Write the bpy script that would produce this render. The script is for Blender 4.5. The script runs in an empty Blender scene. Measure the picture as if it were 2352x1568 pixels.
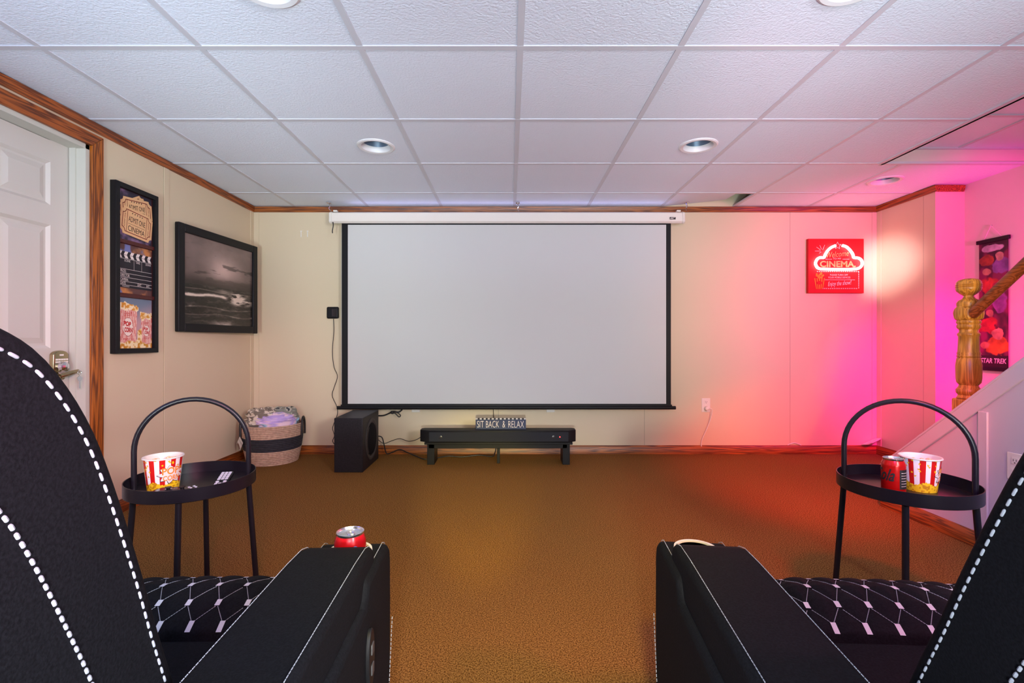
import bpy, bmesh, math, random
import numpy as np
from mathutils import Vector, Matrix
R = math.radians
PI = math.pi
random.seed(7)
sc = bpy.context.scene
col = sc.collection

# ------------------------------------------------------------------ camera
cam = bpy.data.cameras.new('camera')
cam.sensor_width = 36
cam.lens = 36 * 1118 / 2352
cam.shift_x = 5 / 2352
cam.shift_y = -1 / 2352
cam.clip_start = 0.02
camo = bpy.data.objects.new('camera', cam)
camo.location = (0, 0, 0.94)
camo.rotation_euler = (R(90), 0, 0)
col.objects.link(camo)
sc.camera = camo

# ------------------------------------------------------------------ view, world
sc.view_settings.view_transform = 'Standard'
sc.view_settings.look = 'None'
sc.view_settings.gamma = 1
sc.view_settings.use_curve_mapping = False
sc.view_settings.exposure = 0.0
w = bpy.data.worlds.new('world')
sc.world = w
w.use_nodes = True
w.node_tree.nodes['Background'].inputs[0].default_value = (0.75, 0.8, 1.0, 1)
w.node_tree.nodes['Background'].inputs[1].default_value = 0.4
sc.cycles.max_bounces = 8
sc.cycles.sample_clamp_indirect = 6

# ------------------------------------------------------------------ room lamps and added fill lights
def lamp(name, kind, loc, target, energy, color, size=0.1, size_y=None, spot=60, blend=0.5, spread=180):
    l = bpy.data.lights.new(name, kind)
    l.energy = energy
    l.color = color
    if kind == 'AREA':
        l.size = size
        if size_y:
            l.shape = 'RECTANGLE'
            l.size_y = size_y
        else:
            l.shape = 'DISK'
        l.spread = R(spread)
    else:
        l.shadow_soft_size = size
    if kind == 'SPOT':
        l.spot_size = R(spot)
        l.spot_blend = blend
    o = bpy.data.objects.new(name, l)
    o.location = loc
    if target is not None:
        o.rotation_euler = (Vector(target) - Vector(loc)).to_track_quat('-Z', 'Y').to_euler()
    col.objects.link(o)
    return o

# unseen overhead fills, added above the seats to light floor and walls
for lx, ly in ((-.77, .3), (1.08, .3), (-.77, -.95), (1.08, -.95)):
    lamp('overhead_fill', 'AREA', (lx, ly, 2.045), (lx, ly + .35, 0), 2, (1, .97, .93), .3)
lamp('rear_fill_strip', 'AREA', (0, -2.35, 1.235), (0, 4, 1.75), 28, (.6, .55, 1), 4.0, .05)  # added lavender fill behind the lens for ceiling and upper walls
lamp('left_wall_fill', 'AREA', (1.5, -.9, 1.45), (-2.1, 3.0, 1.2), 38, (1, .98, 1), .5, None, spread=125)  # added fill aimed at the left wall
lamp('ceiling_fill', 'AREA', (0, -.6, .9), (-.2, 1.9, 2.05), 10, (.5, .72, 1), 1.6, .5)  # added fill to brighten the near ceiling
lamp('far_ceiling_fill', 'AREA', (-1.0, -.25, .72), (-1.2, 3.2, 2.1), 10, (.8, .98, 1), .5, None, spread=70)  # pair of added fills brightening the far ceiling
lamp('far_ceiling_fill', 'AREA', (1.0, -.25, .72), (1.1, 3.2, 2.1), 11, (.8, .98, 1), .5, None, spread=70)
lamp('screen_strip_light', 'AREA', (0, 3.95, 1.994), (0, 3.9, 2.2), .55, (.62, .6, 1), 2.6, .01)
lamp('floor_lamp_glow', 'AREA', (0, -.55, .66), (0, 4, .5), 10.5, (.96, 1, 1), .12, None, spread=86)
lamp('yellow_bulb', 'SPOT', (-.9, -.3, 1.5), (-1.85, 4.06, .85), 26, (1, .85, .02), .08, spot=50, blend=1)
lamp('yellow_bulb', 'SPOT', (.1, -.2, 1.7), (-.05, 2.1, 0), 180, (1, .74, .03), .08, spot=46, blend=1)
lamp('mauve_bulb', 'SPOT', (.1, -.5, 1.38), (-2.1, 2.75, .3), 190, (1, .3, .45), .1, spot=45, blend=1)
lamp('pink_bulb', 'SPOT', (3.0, 2.0, 1.42), (3.13, 3.6, 1.25), 130, (1, .0, .40), .05, spot=92, blend=.7)
lamp('pink_bulb', 'SPOT', (2.3, .9, 1.9), (3.07, 3.5, .8), 900, (1, .0, .25), .05, spot=25, blend=1)
lamp('warm_bulb', 'SPOT', (1.62, .5, .92), (2.3, 4.0, .95), 62, (1, .5, .0), .03, spot=52, blend=1)
lamp('pink_white_bulb', 'SPOT', (.6, .8, 1.72), (3.06, 3.98, 1.55), 1200, (1, .76, .82), .06, spot=8.5, blend=1)
lamp('salmon_bulb', 'SPOT', (.3, .8, 1.75), (2.5, 4.06, 1.5), 66, (1, .28, .42), .06, spot=50, blend=1)
lamp('red_bulb', 'SPOT', (1.28, 1.0, 1.7), (1.96, 3.3, 0), 480, (1, .02, .0), .1, spot=38, blend=1)
lamp('red_bulb', 'SPOT', (1.2, .9, 1.9), (1.3, 2.4, 0), 130, (1, .06, .04), .1, spot=48, blend=1)
lamp('purple_bulb', 'SPOT', (.6, .0, 1.5), (2.13, 2.1, .45), 90, (.35, .2, 1), .1, spot=40, blend=1)
lamp('yellow_bulb', 'SPOT', (0, .3, .55), (-.2, 3.1, 0), 200, (1, .8, .02), .03, spot=20, blend=.9)
lamp('pink_bulb', 'SPOT', (1.7, .15, 1.75), (.75, .95, .45), 110, (1, .22, .42), .1, spot=46, blend=1)
lamp('blue_bulb', 'POINT', (-1.75, .45, 1.45), None, 10, (.05, .1, 1), .05)

# ------------------------------------------------------------------ materials
def lin(c):
    return tuple((x / 12.92 if x <= .04045 else ((x + .055) / 1.055) ** 2.4) for x in c)

def hx(h):
    return lin(tuple(int(h[i:i + 2], 16) / 255 for i in (0, 2, 4)))

def mat(name, color=(.8, .8, .8), rough=.6, metal=0, emit=None, es=1, noise=None, bump=None, spec=.5):
    m = bpy.data.materials.new(name)
    m.use_nodes = True
    nt = m.node_tree
    b = nt.nodes['Principled BSDF']
    b.inputs['Base Color'].default_value = (*color, 1)
    b.inputs['Roughness'].default_value = rough
    b.inputs['Metallic'].default_value = metal
    b.inputs['Specular IOR Level'].default_value = spec
    tc = nt.nodes.new('ShaderNodeTexCoord')
    if emit:
        b.inputs['Emission Color'].default_value = (*emit, 1)
        b.inputs['Emission Strength'].default_value = es
    if noise:  # (scale, color2, detail)
        n = nt.nodes.new('ShaderNodeTexNoise')
        n.inputs['Scale'].default_value = noise[0]
        n.inputs['Detail'].default_value = noise[2] if len(noise) > 2 else 3
        nt.links.new(tc.outputs['Object'], n.inputs['Vector'])
        rp = nt.nodes.new('ShaderNodeValToRGB')
        rp.color_ramp.elements[0].position = .36
        rp.color_ramp.elements[1].position = .64
        rp.color_ramp.elements[0].color = (*color, 1)
        rp.color_ramp.elements[1].color = (*noise[1], 1)
        nt.links.new(n.outputs['Fac'], rp.inputs['Fac'])
        nt.links.new(rp.outputs['Color'], b.inputs['Base Color'])
    if bump:  # (scale, strength, distance)
        n = nt.nodes.new('ShaderNodeTexNoise')
        n.inputs['Scale'].default_value = bump[0]
        n.inputs['Detail'].default_value = 4
        nt.links.new(tc.outputs['Object'], n.inputs['Vector'])
        bp = nt.nodes.new('ShaderNodeBump')
        bp.inputs['Strength'].default_value = bump[1]
        bp.inputs['Distance'].default_value = bump[2]
        nt.links.new(n.outputs['Fac'], bp.inputs['Height'])
        nt.links.new(bp.outputs['Normal'], b.inputs['Normal'])
    return m

def wood(name, c1, c2, axis, rough=.4):
    m = mat(name, c1, rough)
    nt = m.node_tree
    b = nt.nodes['Principled BSDF']
    tc = [n for n in nt.nodes if n.type == 'TEX_COORD'][0]
    mp = nt.nodes.new('ShaderNodeMapping')
    s = [12, 12, 12]
    s[axis] = .5
    mp.inputs['Scale'].default_value = s
    nt.links.new(tc.outputs['Object'], mp.inputs['Vector'])
    n1 = nt.nodes.new('ShaderNodeTexNoise')
    n1.inputs['Scale'].default_value = 2.2
    n1.inputs['Detail'].default_value = 2
    n1.inputs['Distortion'].default_value = .4
    nt.links.new(mp.outputs['Vector'], n1.inputs['Vector'])
    mu = nt.nodes.new('ShaderNodeMath')
    mu.operation = 'MULTIPLY'
    mu.inputs[1].default_value = 52
    nt.links.new(n1.outputs['Fac'], mu.inputs[0])
    si = nt.nodes.new('ShaderNodeMath')
    si.operation = 'SINE'
    nt.links.new(mu.outputs[0], si.inputs[0])
    n2 = nt.nodes.new('ShaderNodeTexNoise')
    n2.inputs['Scale'].default_value = 30
    n2.inputs['Detail'].default_value = 5
    nt.links.new(mp.outputs['Vector'], n2.inputs['Vector'])
    sm = nt.nodes.new('ShaderNodeMath')
    sm.operation = 'MULTIPLY_ADD'
    sm.inputs[1].default_value = .55
    sm.inputs[2].default_value = .25
    nt.links.new(n2.outputs['Fac'], sm.inputs[0])
    ad = nt.nodes.new('ShaderNodeMath')
    ad.operation = 'MULTIPLY_ADD'
    ad.inputs[1].default_value = .2
    nt.links.new(si.outputs[0], ad.inputs[0])
    nt.links.new(sm.outputs[0], ad.inputs[2])
    rp = nt.nodes.new('ShaderNodeValToRGB')
    rp.color_ramp.elements[0].position = .25
    rp.color_ramp.elements[1].position = .72
    rp.color_ramp.elements[0].color = (*c1, 1)
    rp.color_ramp.elements[1].color = (*c2, 1)
    nt.links.new(ad.outputs[0], rp.inputs['Fac'])
    nt.links.new(rp.outputs['Color'], b.inputs['Base Color'])
    return m

def vcol_mat(name, rough=.6, emit=0):
    m = mat(name, (1, 1, 1), rough)
    nt = m.node_tree
    b = nt.nodes['Principled BSDF']
    a = nt.nodes.new('ShaderNodeAttribute')
    a.attribute_name = 'Col'
    nt.links.new(a.outputs['Color'], b.inputs['Base Color'])
    return m

M = {}
M['wall'] = mat('wall_vinyl', hx('d8c8ab'), .55, bump=(60, .12, .002))
M['stairwall'] = mat('stair_wall_paint', hx('e2d6cc'), .6, bump=(45, .1, .002))
M['knee'] = mat('white_panel_paint', hx('c6c0cc'), .5)
M['tile'] = mat('ceiling_tile', hx('e6eefb'), .9, bump=(110, .55, .006))
M['grid'] = mat('ceiling_grid_metal', hx('cfd1da'), .5)
M['groove'] = mat('panel_joint', hx('9a9078'), .7)
M['floor'] = mat('carpet', hx('523110'), .98, noise=(230, hx('a67842'), 3), bump=(300, .9, .006), spec=.1)
M['oakx'] = wood('oak_along_x', hx('4c210a'), hx('a65c20'), 0)
M['oaky'] = wood('oak_along_y', hx('4c200a'), hx('a5551d'), 1)
M['oakz'] = wood('oak_along_z', hx('52230a'), hx('b5641c'), 2)
M['newel'] = wood('newel_oak', hx('a0661c'), hx('e0a040'), 2, .35)
M['rail'] = wood('handrail_oak', hx('6a3014'), hx('a8552c'), 1, .35)
M['door'] = mat('door_paint', hx('cfcac2'), .4)
M['jamb'] = mat('jamb_paint', hx('c9c8bd'), .45)
M['black'] = mat('black_painted', (.008, .008, .010), .45, spec=.22)
M['blackmetal'] = mat('black_powder_coat', (.010, .009, .014), .3, .0, spec=.35)
M['fabric'] = mat('black_upholstery', hx('0c0d11'), .8, noise=(300, hx('15161b'), 2), bump=(420, .25, .002), spec=.1)
M['thread'] = mat('white_thread', hx('969ca8'), .7)
M['whitepatch'] = mat('white_patch', hx('c4c8d2'), .6)
M['white'] = mat('white_plastic', hx('e6e2da'), .4)
M['case'] = mat('screen_case_enamel', hx('ece6de'), .35)
M['screen'] = mat('projection_fabric', hx('cccdcc'), .9)
M['chrome'] = mat('chrome', (.75, .75, .77), .15, 1)
M['brass'] = mat('satin_nickel', hx('a89a78'), .25, 1)
M['silver'] = mat('aluminium', (.8, .8, .84), .25, 1)
M['ring'] = mat('cup_ring_plastic', hx('dcdcde'), .25)
M['lens'] = mat('lamp_reflector', hx('5e7088'), .4, .3)
M['trimring'] = mat('lamp_trim', hx('dfe0e2'), .4)
M['dark'] = mat('dark_void', (.01, .01, .01), .9)
M['cable'] = mat('black_cable', (.01, .01, .012), .5)
M['vc'] = vcol_mat('printed')
M['vcg'] = vcol_mat('printed_glossy', .3)
M['cream'] = mat('ticket_card', hx('e3b584'), .7)
M['maroon'] = mat('ticket_border', hx('7a1a20'), .7)
M['ink'] = mat('black_ink', (.012, .01, .012), .6)
M['inkwhite'] = mat('white_ink', hx('e6dcd8'), .6)
M['redink'] = mat('red_ink', hx('c01418'), .6)
M['orange'] = mat('orange_ink', hx('f08a1c'), .6)
M['yellow'] = mat('yellow_ink', hx('ecc81e'), .6)
M['signred'] = mat('red_canvas', hx('c40a12'), .7)
M['neon'] = mat('neon_tube', (1, 1, 1), .3, emit=(1, .42, .42), es=12)
M['navy'] = mat('navy_sign_paint', hx('13244e'), .5)
M['redled'] = mat('red_led', (.5, 0, 0), .3, emit=(1, .02, .02), es=14)
M['mahog'] = mat('dark_red_frame_lip', hx('4a0c0c'), .4)
M['rope'] = None

# ------------------------------------------------------------------ mesh helpers
class MB:
    def __init__(s):
        s.v = []; s.f = []; s.mi = []; s.m = 0
    def add(s, vs, fs):
        o = len(s.v)
        s.v += [tuple(p) for p in vs]
        for f in fs:
            s.f.append(tuple(i + o for i in f)); s.mi.append(s.m)
        return s
    def box(s, x0, x1, y0, y1, z0, z1):
        vs = [(x, y, z) for z in (z0, z1) for y in (y0, y1) for x in (x0, x1)]
        return s.add(vs, [(0, 2, 3, 1), (4, 5, 7, 6), (0, 1, 5, 4), (2, 6, 7, 3), (0, 4, 6, 2), (1, 3, 7, 5)])
    def prism(s, pts, axis, a, b):
        """pts: 2-D outline in the plane of the two other axes (in xyz order); extruded from a to b"""
        def P(p, t):
            q = list(p); q.insert(axis, t); return tuple(q)
        n = len(pts)
        vs = [P(p, a) for p in pts] + [P(p, b) for p in pts]
        fs = [tuple(range(n)), tuple(range(2 * n - 1, n - 1, -1))]
        for i in range(n):
            j = (i + 1) % n
            fs.append((i, j, n + j, n + i))
        return s.add(vs, fs)
    def lathe(s, prof, c=(0, 0, 0), n=32, axis=2, close=False, cap=True):
        """prof: (r, h) list"""
        vs = []
        for r, h in prof:
            for k in range(n):
                a = 2 * PI * k / n
                p = [r * math.cos(a), r * math.sin(a)]
                p.insert(axis, h)
                vs.append((p[0] + c[0], p[1] + c[1], p[2] + c[2]))
        fs = []
        for i in range(len(prof) - 1):
            for k in range(n):
                k2 = (k + 1) % n
                fs.append((i * n + k, i * n + k2, (i + 1) * n + k2, (i + 1) * n + k))
        if close:
            i = len(prof) - 1
            for k in range(n):
                k2 = (k + 1) % n
                fs.append((i * n + k, i * n + k2, k2, k))
        elif cap:
            if prof[0][0] > 1e-5: fs.append(tuple(range(n - 1, -1, -1)))
            if prof[-1][0] > 1e-5: fs.append(tuple(range((len(prof) - 1) * n, len(prof) * n)))
        return s.add(vs, fs)
    def tube(s, pts, r, n=10, cap=True, closed=False):
        pts = [Vector(p) for p in pts]
        N = len(pts)
        rr = r if isinstance(r, (list, tuple)) else [r] * N
        vs = []
        up = None
        for i in range(N):
            if closed:
                t = (pts[(i + 1) % N] - pts[i - 1]).normalized()
            else:
                t = (pts[min(i + 1, N - 1)] - pts[max(i - 1, 0)]).normalized()
            if up is None:
                up = Vector((0, 0, 1)) if abs(t.z) < .9 else Vector((1, 0, 0))
            u = t.cross(up)
            if u.length < 1e-4:
                u = t.cross(Vector((0, 1, 0)))
            u.normalize()
            up = u.cross(t).normalized()
            for k in range(n):
                a = 2 * PI * k / n
                vs.append(pts[i] + (u * math.cos(a) + up * math.sin(a)) * rr[i])
        fs = []
        for i in range(N if closed else N - 1):
            j = (i + 1) % N
            for k in range(n):
                k2 = (k + 1) % n
                fs.append((i * n + k, i * n + k2, j * n + k2, j * n + k))
        if cap and not closed:
            fs.append(tuple(range(n - 1, -1, -1)))
            fs.append(tuple(range((N - 1) * n, N * n)))
        return s.add(vs, fs)
    def quad(s, o, u, v):
        o = Vector(o); u = Vector(u); v = Vector(v)
        return s.add([o, o + u, o + u + v, o + v], [(0, 1, 2, 3)])
    def build(s, name, m, parent=None, bevel=0, seg=3, smooth=40, loc=None):
        me = bpy.data.meshes.new(name)
        me.from_pydata(s.v, [], s.f)
        ms = m if isinstance(m, (list, tuple)) else [m]
        for x in ms:
            me.materials.append(x)
        if len(ms) > 1:
            me.polygons.foreach_set('material_index', s.mi)
        bm = bmesh.new(); bm.from_mesh(me)
        bmesh.ops.recalc_face_normals(bm, faces=bm.faces)
        bm.to_mesh(me); bm.free()
        if smooth:
            me.polygons.foreach_set('use_smooth', [True] * len(me.polygons))
            me.set_sharp_from_angle(angle=R(smooth))
        o = bpy.data.objects.new(name, me)
        col.objects.link(o)
        if parent:
            o.parent = parent
        if loc:
            o.location = loc
        if bevel:
            b = o.modifiers.new('bevel', 'BEVEL')
            b.width = bevel; b.segments = seg; b.limit_method = 'ANGLE'; b.angle_limit = R(35)
        return o

def spline(pts, k=8, closed=False):
    pts = [Vector(p) for p in pts]
    n = len(pts); out = []
    rng = range(n if closed else n - 1)
    for i in rng:
        if closed:
            a, b, c, d = pts[i - 1], pts[i], pts[(i + 1) % n], pts[(i + 2) % n]
        else:
            a, b, c, d = pts[max(i - 1, 0)], pts[i], pts[i + 1], pts[min(i + 2, n - 1)]
        for j in range(k):
            t = j / k
            out.append(.5 * ((2 * b) + (c - a) * t + (2 * a - 5 * b + 4 * c - d) * t * t + (3 * b - a - 3 * c + d) * t ** 3))
    if not closed:
        out.append(pts[-1])
    return out

def tag(o, label=None, cat=None, group=None, kind=None):
    if label: o['label'] = label
    if cat: o['category'] = cat
    if group: o['group'] = group
    if kind: o['kind'] = kind
    return o

def empty(name, loc, rz=0, label=None, cat=None, group=None):
    o = bpy.data.objects.new(name, None)
    o.empty_display_size = .05
    o.location = loc
    o.rotation_euler.z = rz
    col.objects.link(o)
    return tag(o, label, cat, group)

def struct(o):
    o['kind'] = 'structure'
    return o

def text_geo(body, w, h, shear=0, bold=0):
    """outline of a word as faces, centred on 0, scaled to w x h"""
    cu = bpy.data.curves.new('t', 'FONT')
    cu.body = body
    cu.shear = shear
    cu.offset = bold
    cu.resolution_u = 3
    o = bpy.data.objects.new('t', cu)
    col.objects.link(o)
    dg = bpy.context.evaluated_depsgraph_get()
    me = bpy.data.meshes.new_from_object(o.evaluated_get(dg))
    vs = np.array([v.co[:2] for v in me.vertices])
    fs = [tuple(p.vertices) for p in me.polygons]
    bpy.data.objects.remove(o); bpy.data.curves.remove(cu); bpy.data.meshes.remove(me)
    lo, hi = vs.min(0), vs.max(0)
    vs = (vs - (lo + hi) / 2) / (hi - lo)
    if w is None: w = h * (hi - lo)[0] / (hi - lo)[1]
    return vs * [w, h], fs

def fine_text(body, w, h, edge=.0035, **k):
    vs, fs = text_geo(body, w, h, **k)
    bm = bmesh.new()
    bv = [bm.verts.new((x, y, 0)) for x, y in vs]
    for f in fs:
        try: bm.faces.new([bv[i] for i in f])
        except ValueError: pass
    bmesh.ops.triangulate(bm, faces=bm.faces)
    for _ in range(5):
        long_ = [e for e in bm.edges if e.calc_length() > edge]
        if not long_: break
        bmesh.ops.subdivide_edges(bm, edges=long_, cuts=1)
        bmesh.ops.triangulate(bm, faces=[f for f in bm.faces if len(f.verts) > 3])
    bm.verts.index_update()
    out = [(v.co.x, v.co.y) for v in bm.verts], [tuple(v.index for v in f.verts) for f in bm.faces]
    bm.free()
    return out

class Plane:
    """flat frame: origin, right (u), up (v); P(a, b, d) with d out of the surface"""
    def __init__(s, o, u, v):
        s.o = Vector(o); s.u = Vector(u).normalized(); s.v = Vector(v).normalized()
        s.n = s.u.cross(s.v)
    def P(s, a, b, d=0):
        return s.o + s.u * a + s.v * b + s.n * d
    def text(s, name, body, a, b, w, h, d, m, parent, rot=0, **k):
        vs, fs = text_geo(body, w, h, **k)
        c, q = math.cos(rot), math.sin(rot)
        mb = MB().add([s.P(a + x * c - y * q, b + x * q + y * c, d) for x, y in vs], fs)
        return mb.build(name, m, parent, smooth=0)
    def poly(s, mb, pts, d):
        mb.add([s.P(a, b, d) for a, b in pts], [tuple(range(len(pts)))])
    def stroke(s, mb, pts, wd, d, closed=False):
        n = len(pts)
        for i in range(n if closed else n - 1):
            a = Vector(pts[i]); b = Vector(pts[(i + 1) % n])
            t = (b - a)
            if t.length < 1e-6: continue
            t.normalize(); q = Vector((-t.y, t.x)) * wd / 2; e = t * wd * .3
            s.poly(mb, [a - q - e, b - q + e, b + q + e, a + q - e], d)
    def slab(s, mb, a0, a1, b0, b1, d0, d1):
        vs = [s.P(a, b, d) for d in (d0, d1) for b in (b0, b1) for a in (a0, a1)]
        mb.add(vs, [(0, 2, 3, 1), (4, 5, 7, 6), (0, 1, 5, 4), (2, 6, 7, 3), (0, 4, 6, 2), (1, 3, 7, 5)])
    def canvas(s, name, a0, a1, b0, b1, d, img, m, parent):
        """img[row from the top][column] sRGB 0..1"""
        ny, nx = img.shape[:2]
        xs = np.linspace(a0, a1, nx + 1); ys = np.linspace(b1, b0, ny + 1)
        vs = [s.P(x, y, d) for y in ys for x in xs]
        fs = [(j * (nx + 1) + i, (j + 1) * (nx + 1) + i, (j + 1) * (nx + 1) + i + 1, j * (nx + 1) + i + 1) for j in range(ny) for i in range(nx)]
        return paint_faces(name, vs, fs, img.reshape(-1, 3), m, parent)

def paint_faces(name, vs, fs, cols, m, parent, smooth=0):
    me = bpy.data.meshes.new(name)
    me.from_pydata([tuple(v) for v in vs], [], fs)
    me.materials.append(m)
    c = np.clip(cols, 0, 1)
    c = np.where(c <= .04045, c / 12.92, ((c + .055) / 1.055) ** 2.4)
    rep = np.array([len(f) for f in fs])
    full = np.ones((rep.sum(), 4), dtype=np.float32)
    full[:, :3] = np.repeat(c, rep, axis=0)
    at = me.color_attributes.new('Col', 'FLOAT_COLOR', 'CORNER')
    at.data.foreach_set('color', full.ravel())
    if smooth:
        me.polygons.foreach_set('use_smooth', [True] * len(me.polygons))
    o = bpy.data.objects.new(name, me)
    col.objects.link(o)
    if parent: o.parent = parent
    return o

rng = np.random.RandomState(5)
def vnoise(ny, nx, gy, gx, oct=4, seed=0):
    r = np.random.RandomState(seed)
    out = np.zeros((ny, nx)); amp = 1; tot = 0
    for k in range(oct):
        g = r.rand(int(gy * 2 ** k) + 2, int(gx * 2 ** k) + 2)
        y = np.linspace(0, g.shape[0] - 1.001, ny); x = np.linspace(0, g.shape[1] - 1.001, nx)
        yi = y.astype(int); xi = x.astype(int)
        fy = (y - yi)[:, None]; fx = (x - xi)[None]
        fy = fy * fy * (3 - 2 * fy); fx = fx * fx * (3 - 2 * fx)
        v = g[yi][:, xi] * (1 - fy) * (1 - fx) + g[yi][:, xi + 1] * (1 - fy) * fx + g[yi + 1][:, xi] * fy * (1 - fx) + g[yi + 1][:, xi + 1] * fy * fx
        out += v * amp; tot += amp; amp *= .55
    return out / tot

def mix(a, b, t):
    return a * (1 - t[..., None]) + b * t[..., None]
def rgb(h):
    return np.array([int(h[i:i + 2], 16) / 255 for i in (0, 2, 4)])
def sstep(a, b, x):
    t = np.clip((x - a) / (b - a), 0, 1)
    return t * t * (3 - 2 * t)

H = 0.94
F = 1118.0
def at(px, py, Y):
    return Vector(((px - 1171) * Y / F, Y, H - (py - 783) * Y / F))

# ================================================================== SETTING
CZ = 2.058; XL = -2.137; YB = 4.06; XR = 3.06; YS = 3.50; XS = 3.27; YR = -2.6
XO = 2.36; YO = 3.07; RZ = 2.156; XK = 2.13
struct(MB().box(XL - .3, XS + .15, YR - .1, YB + .15, -.06, 0).build('floor', M['floor']))

# back wall with the joints of its panels
b = MB().box(XL - .12, XR + .12, YB, YB + .1, 0, 2.5)
b.m = 1
for x in (-1.31, -.095, 1.122, 2.338):
    b.box(x - .0014, x + .0014, YB - .0004, YB + .01, .07, 2.013)
b.m = 0
for x0, x1 in ((XL, XL + .045), (XR - .04, XR)):
    b.box(x0, x1, YB - .004, YB + .01, .07, 2.013)
struct(b.build('wall_back', [M['wall'], M['groove']]))
# left wall, opening for the door
DY0, DY1, DZ = 1.63, 2.473, 1.932
b = MB().box(XL - .12, XL, DY1, YB, 0, 2.5).box(XL - .12, XL, YR, DY0, 0, 2.5).box(XL - .12, XL, DY0, DY1, DZ, 2.5)
for y0, y1 in ((3.005, 3.048), (YB - .05, YB - .005)):
    b.box(XL - .01, XL + .004, y0, y1, .07, 2.013)
b.m = 1
b.box(XL - .01, XL + .0006, 3.002, 3.005, .07, 2.013).box(XL - .01, XL + .0006, 3.048, 3.051, .07, 2.013)
struct(b.build('wall_left', [M['wall'], M['groove']]))
# right wall piece, its return and the stair wall
b = MB().box(XR, XR + .1, YS + .0, YB, 0, 2.5)
b.box(XR - .003, XR + .01, YB - .05, YB - .005, .07, 2.013)
b.m = 1
b.box(XR - .0005, XR + .01, 3.60, 3.602, .07, 2.013)
struct(b.build('wall_right', [M['wall'], M['groove']]))
struct(MB().box(XR + .1, XS, YS, YS + .1, 0, 2.5).build('wall_return', M['wall']))
struct(MB().box(XS, XS + .1, YR, YS + .1, 0, 2.7).build('wall_stair_side', M['stairwall']))
struct(MB().box(XL - .12, XS + .1, YR - .1, YR, 0, 2.7).build('wall_rear', M['wall']))
# unseen low wall, added to cut the rear strip's light off below
struct(MB().box(XL, 1.9, -1.6, -1.5, 0, 1.262).build('wall_light_stop', M['wall']))
# knee wall under the stair rail, rising to the ceiling behind the seats
sl = .82
def kz(y): return .226 + (2.78 - y) * sl
yt = 2.78 - (CZ - .226) / sl
b = MB().prism([(2.78, 0), (2.78, .226), (yt, CZ), (YR, CZ), (YR, 0)], 0, XK, XK + .08)
struct(b.build('wall_knee', M['knee']))
b = MB()
n_ = Vector((0, sl, 1)).normalized()
def strip(y0, y1, lo, hi, x0, x1):
    b.prism([(y0, kz(y0) + lo), (y0, kz(y0) + hi), (y1, kz(y1) + hi), (y1, kz(y1) + lo)], 0, x0, x1)
strip(2.79, yt + .1, -.075, .004, XK - .012, XK)
strip(2.79, yt + .1, .0, .014, XK - .016, XK + .096)
for y in (2.185, 1.2):
    b.box(XK - .010, XK, y - .022, y + .022, .07, kz(y) - .09)
struct(b.build('trim_3', M['knee'], bevel=.003))
# stairs behind the knee wall
b = MB()
for i in range(8):
    y1 = 2.80 - i * .235
    b.box(XK + .08, XS, y1 - .26, y1, 0, .193 * (i + 1))
struct(b.build('floor_stairs', M['floor'], bevel=.012))

# ---- ceiling
gx = [.04 + .61 * k for k in range(-5, 7)]
gy = [1.857 + .609 * k for k in range(-8, 5)]
regions = [(XL, XO, YR, YB), (XO, XS, YO, YS), (XO, XR, YS, YB)]
LIGHTS = [(-.77, 2.80), (1.08, 2.79), (2.62, 3.40), (-.77, 1.53), (1.08, 1.52)]
LR = .084
cb = MB()
TZ = CZ + .003
for i in range(len(gx) - 1):
    for j in range(len(gy) - 1):
        for (a0, a1, b0, b1) in regions:
            x0, x1 = max(gx[i], a0), min(gx[i + 1], a1)
            y0, y1 = max(gy[j], b0), min(gy[j + 1], b1)
            if x1 - x0 < .004 or y1 - y0 < .004: continue
            if abs(gx[i] - 1.26) < .02 and y0 > 3.6: continue      # lifted tile
            hole = None
            for lx, ly in LIGHTS:
                if x0 < lx < x1 and y0 < ly < y1: hole = (lx, ly)
            if not hole:
                cb.add([(x0, y0, TZ), (x0, y1, TZ), (x1, y1, TZ), (x1, y0, TZ)], [(0, 1, 2, 3)])
            else:
                lx, ly = hole
                an = sorted([2 * PI * k / 40 - PI for k in range(40)] + [math.atan2(yy - ly, xx - lx) for xx in (x0, x1) for yy in (y0, y1)])
                vs = []
                for a in an:
                    c, s_ = math.cos(a), math.sin(a)
                    tx = ((x1 - lx) / c if c > 0 else (x0 - lx) / c) if abs(c) > 1e-9 else 1e9
                    ty = ((y1 - ly) / s_ if s_ > 0 else (y0 - ly) / s_) if abs(s_) > 1e-9 else 1e9
                    t = min(tx, ty)
                    vs.append((lx + c * LR, ly + s_ * LR, TZ)); vs.append((lx + c * t, ly + s_ * t, TZ))
                n = len(an)
                cb.add(vs, [(2 * k, 2 * k + 1, 2 * ((k + 1) % n) + 1, 2 * ((k + 1) % n)) for k in range(n)])
# the lifted tile beside the back wall
cb.add([(1.275, 3.70, TZ), (1.275, 4.055, TZ), (1.795, 4.05, TZ + .055), (1.80, 3.70, TZ + .045)], [(0, 1, 2, 3)])
cb.add([(1.275, 4.055, TZ), (1.795, 4.05, TZ + .055), (1.795, 4.05, TZ + .075), (1.275, 4.055, TZ + .02)], [(0, 1, 2, 3)])
cb.add([(1.80, 3.70, TZ + .045), (1.795, 4.05, TZ + .055), (1.795, 4.05, TZ + .075), (1.80, 3.70, TZ + .065)], [(0, 1, 2, 3)])
# raised part over the stairs
cb.add([(XO, .2, RZ), (XO, YO, RZ), (XS, YO, RZ), (XS, .2, RZ)], [(0, 1, 2, 3)])
ceil = cb.build('ceiling', M['tile'], smooth=0)
struct(ceil)
struct(MB().box(XL - .12, XS + .1, YR, YB + .1, 2.42, 2.5).build('ceiling_upper_slab', M['dark']))
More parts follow.
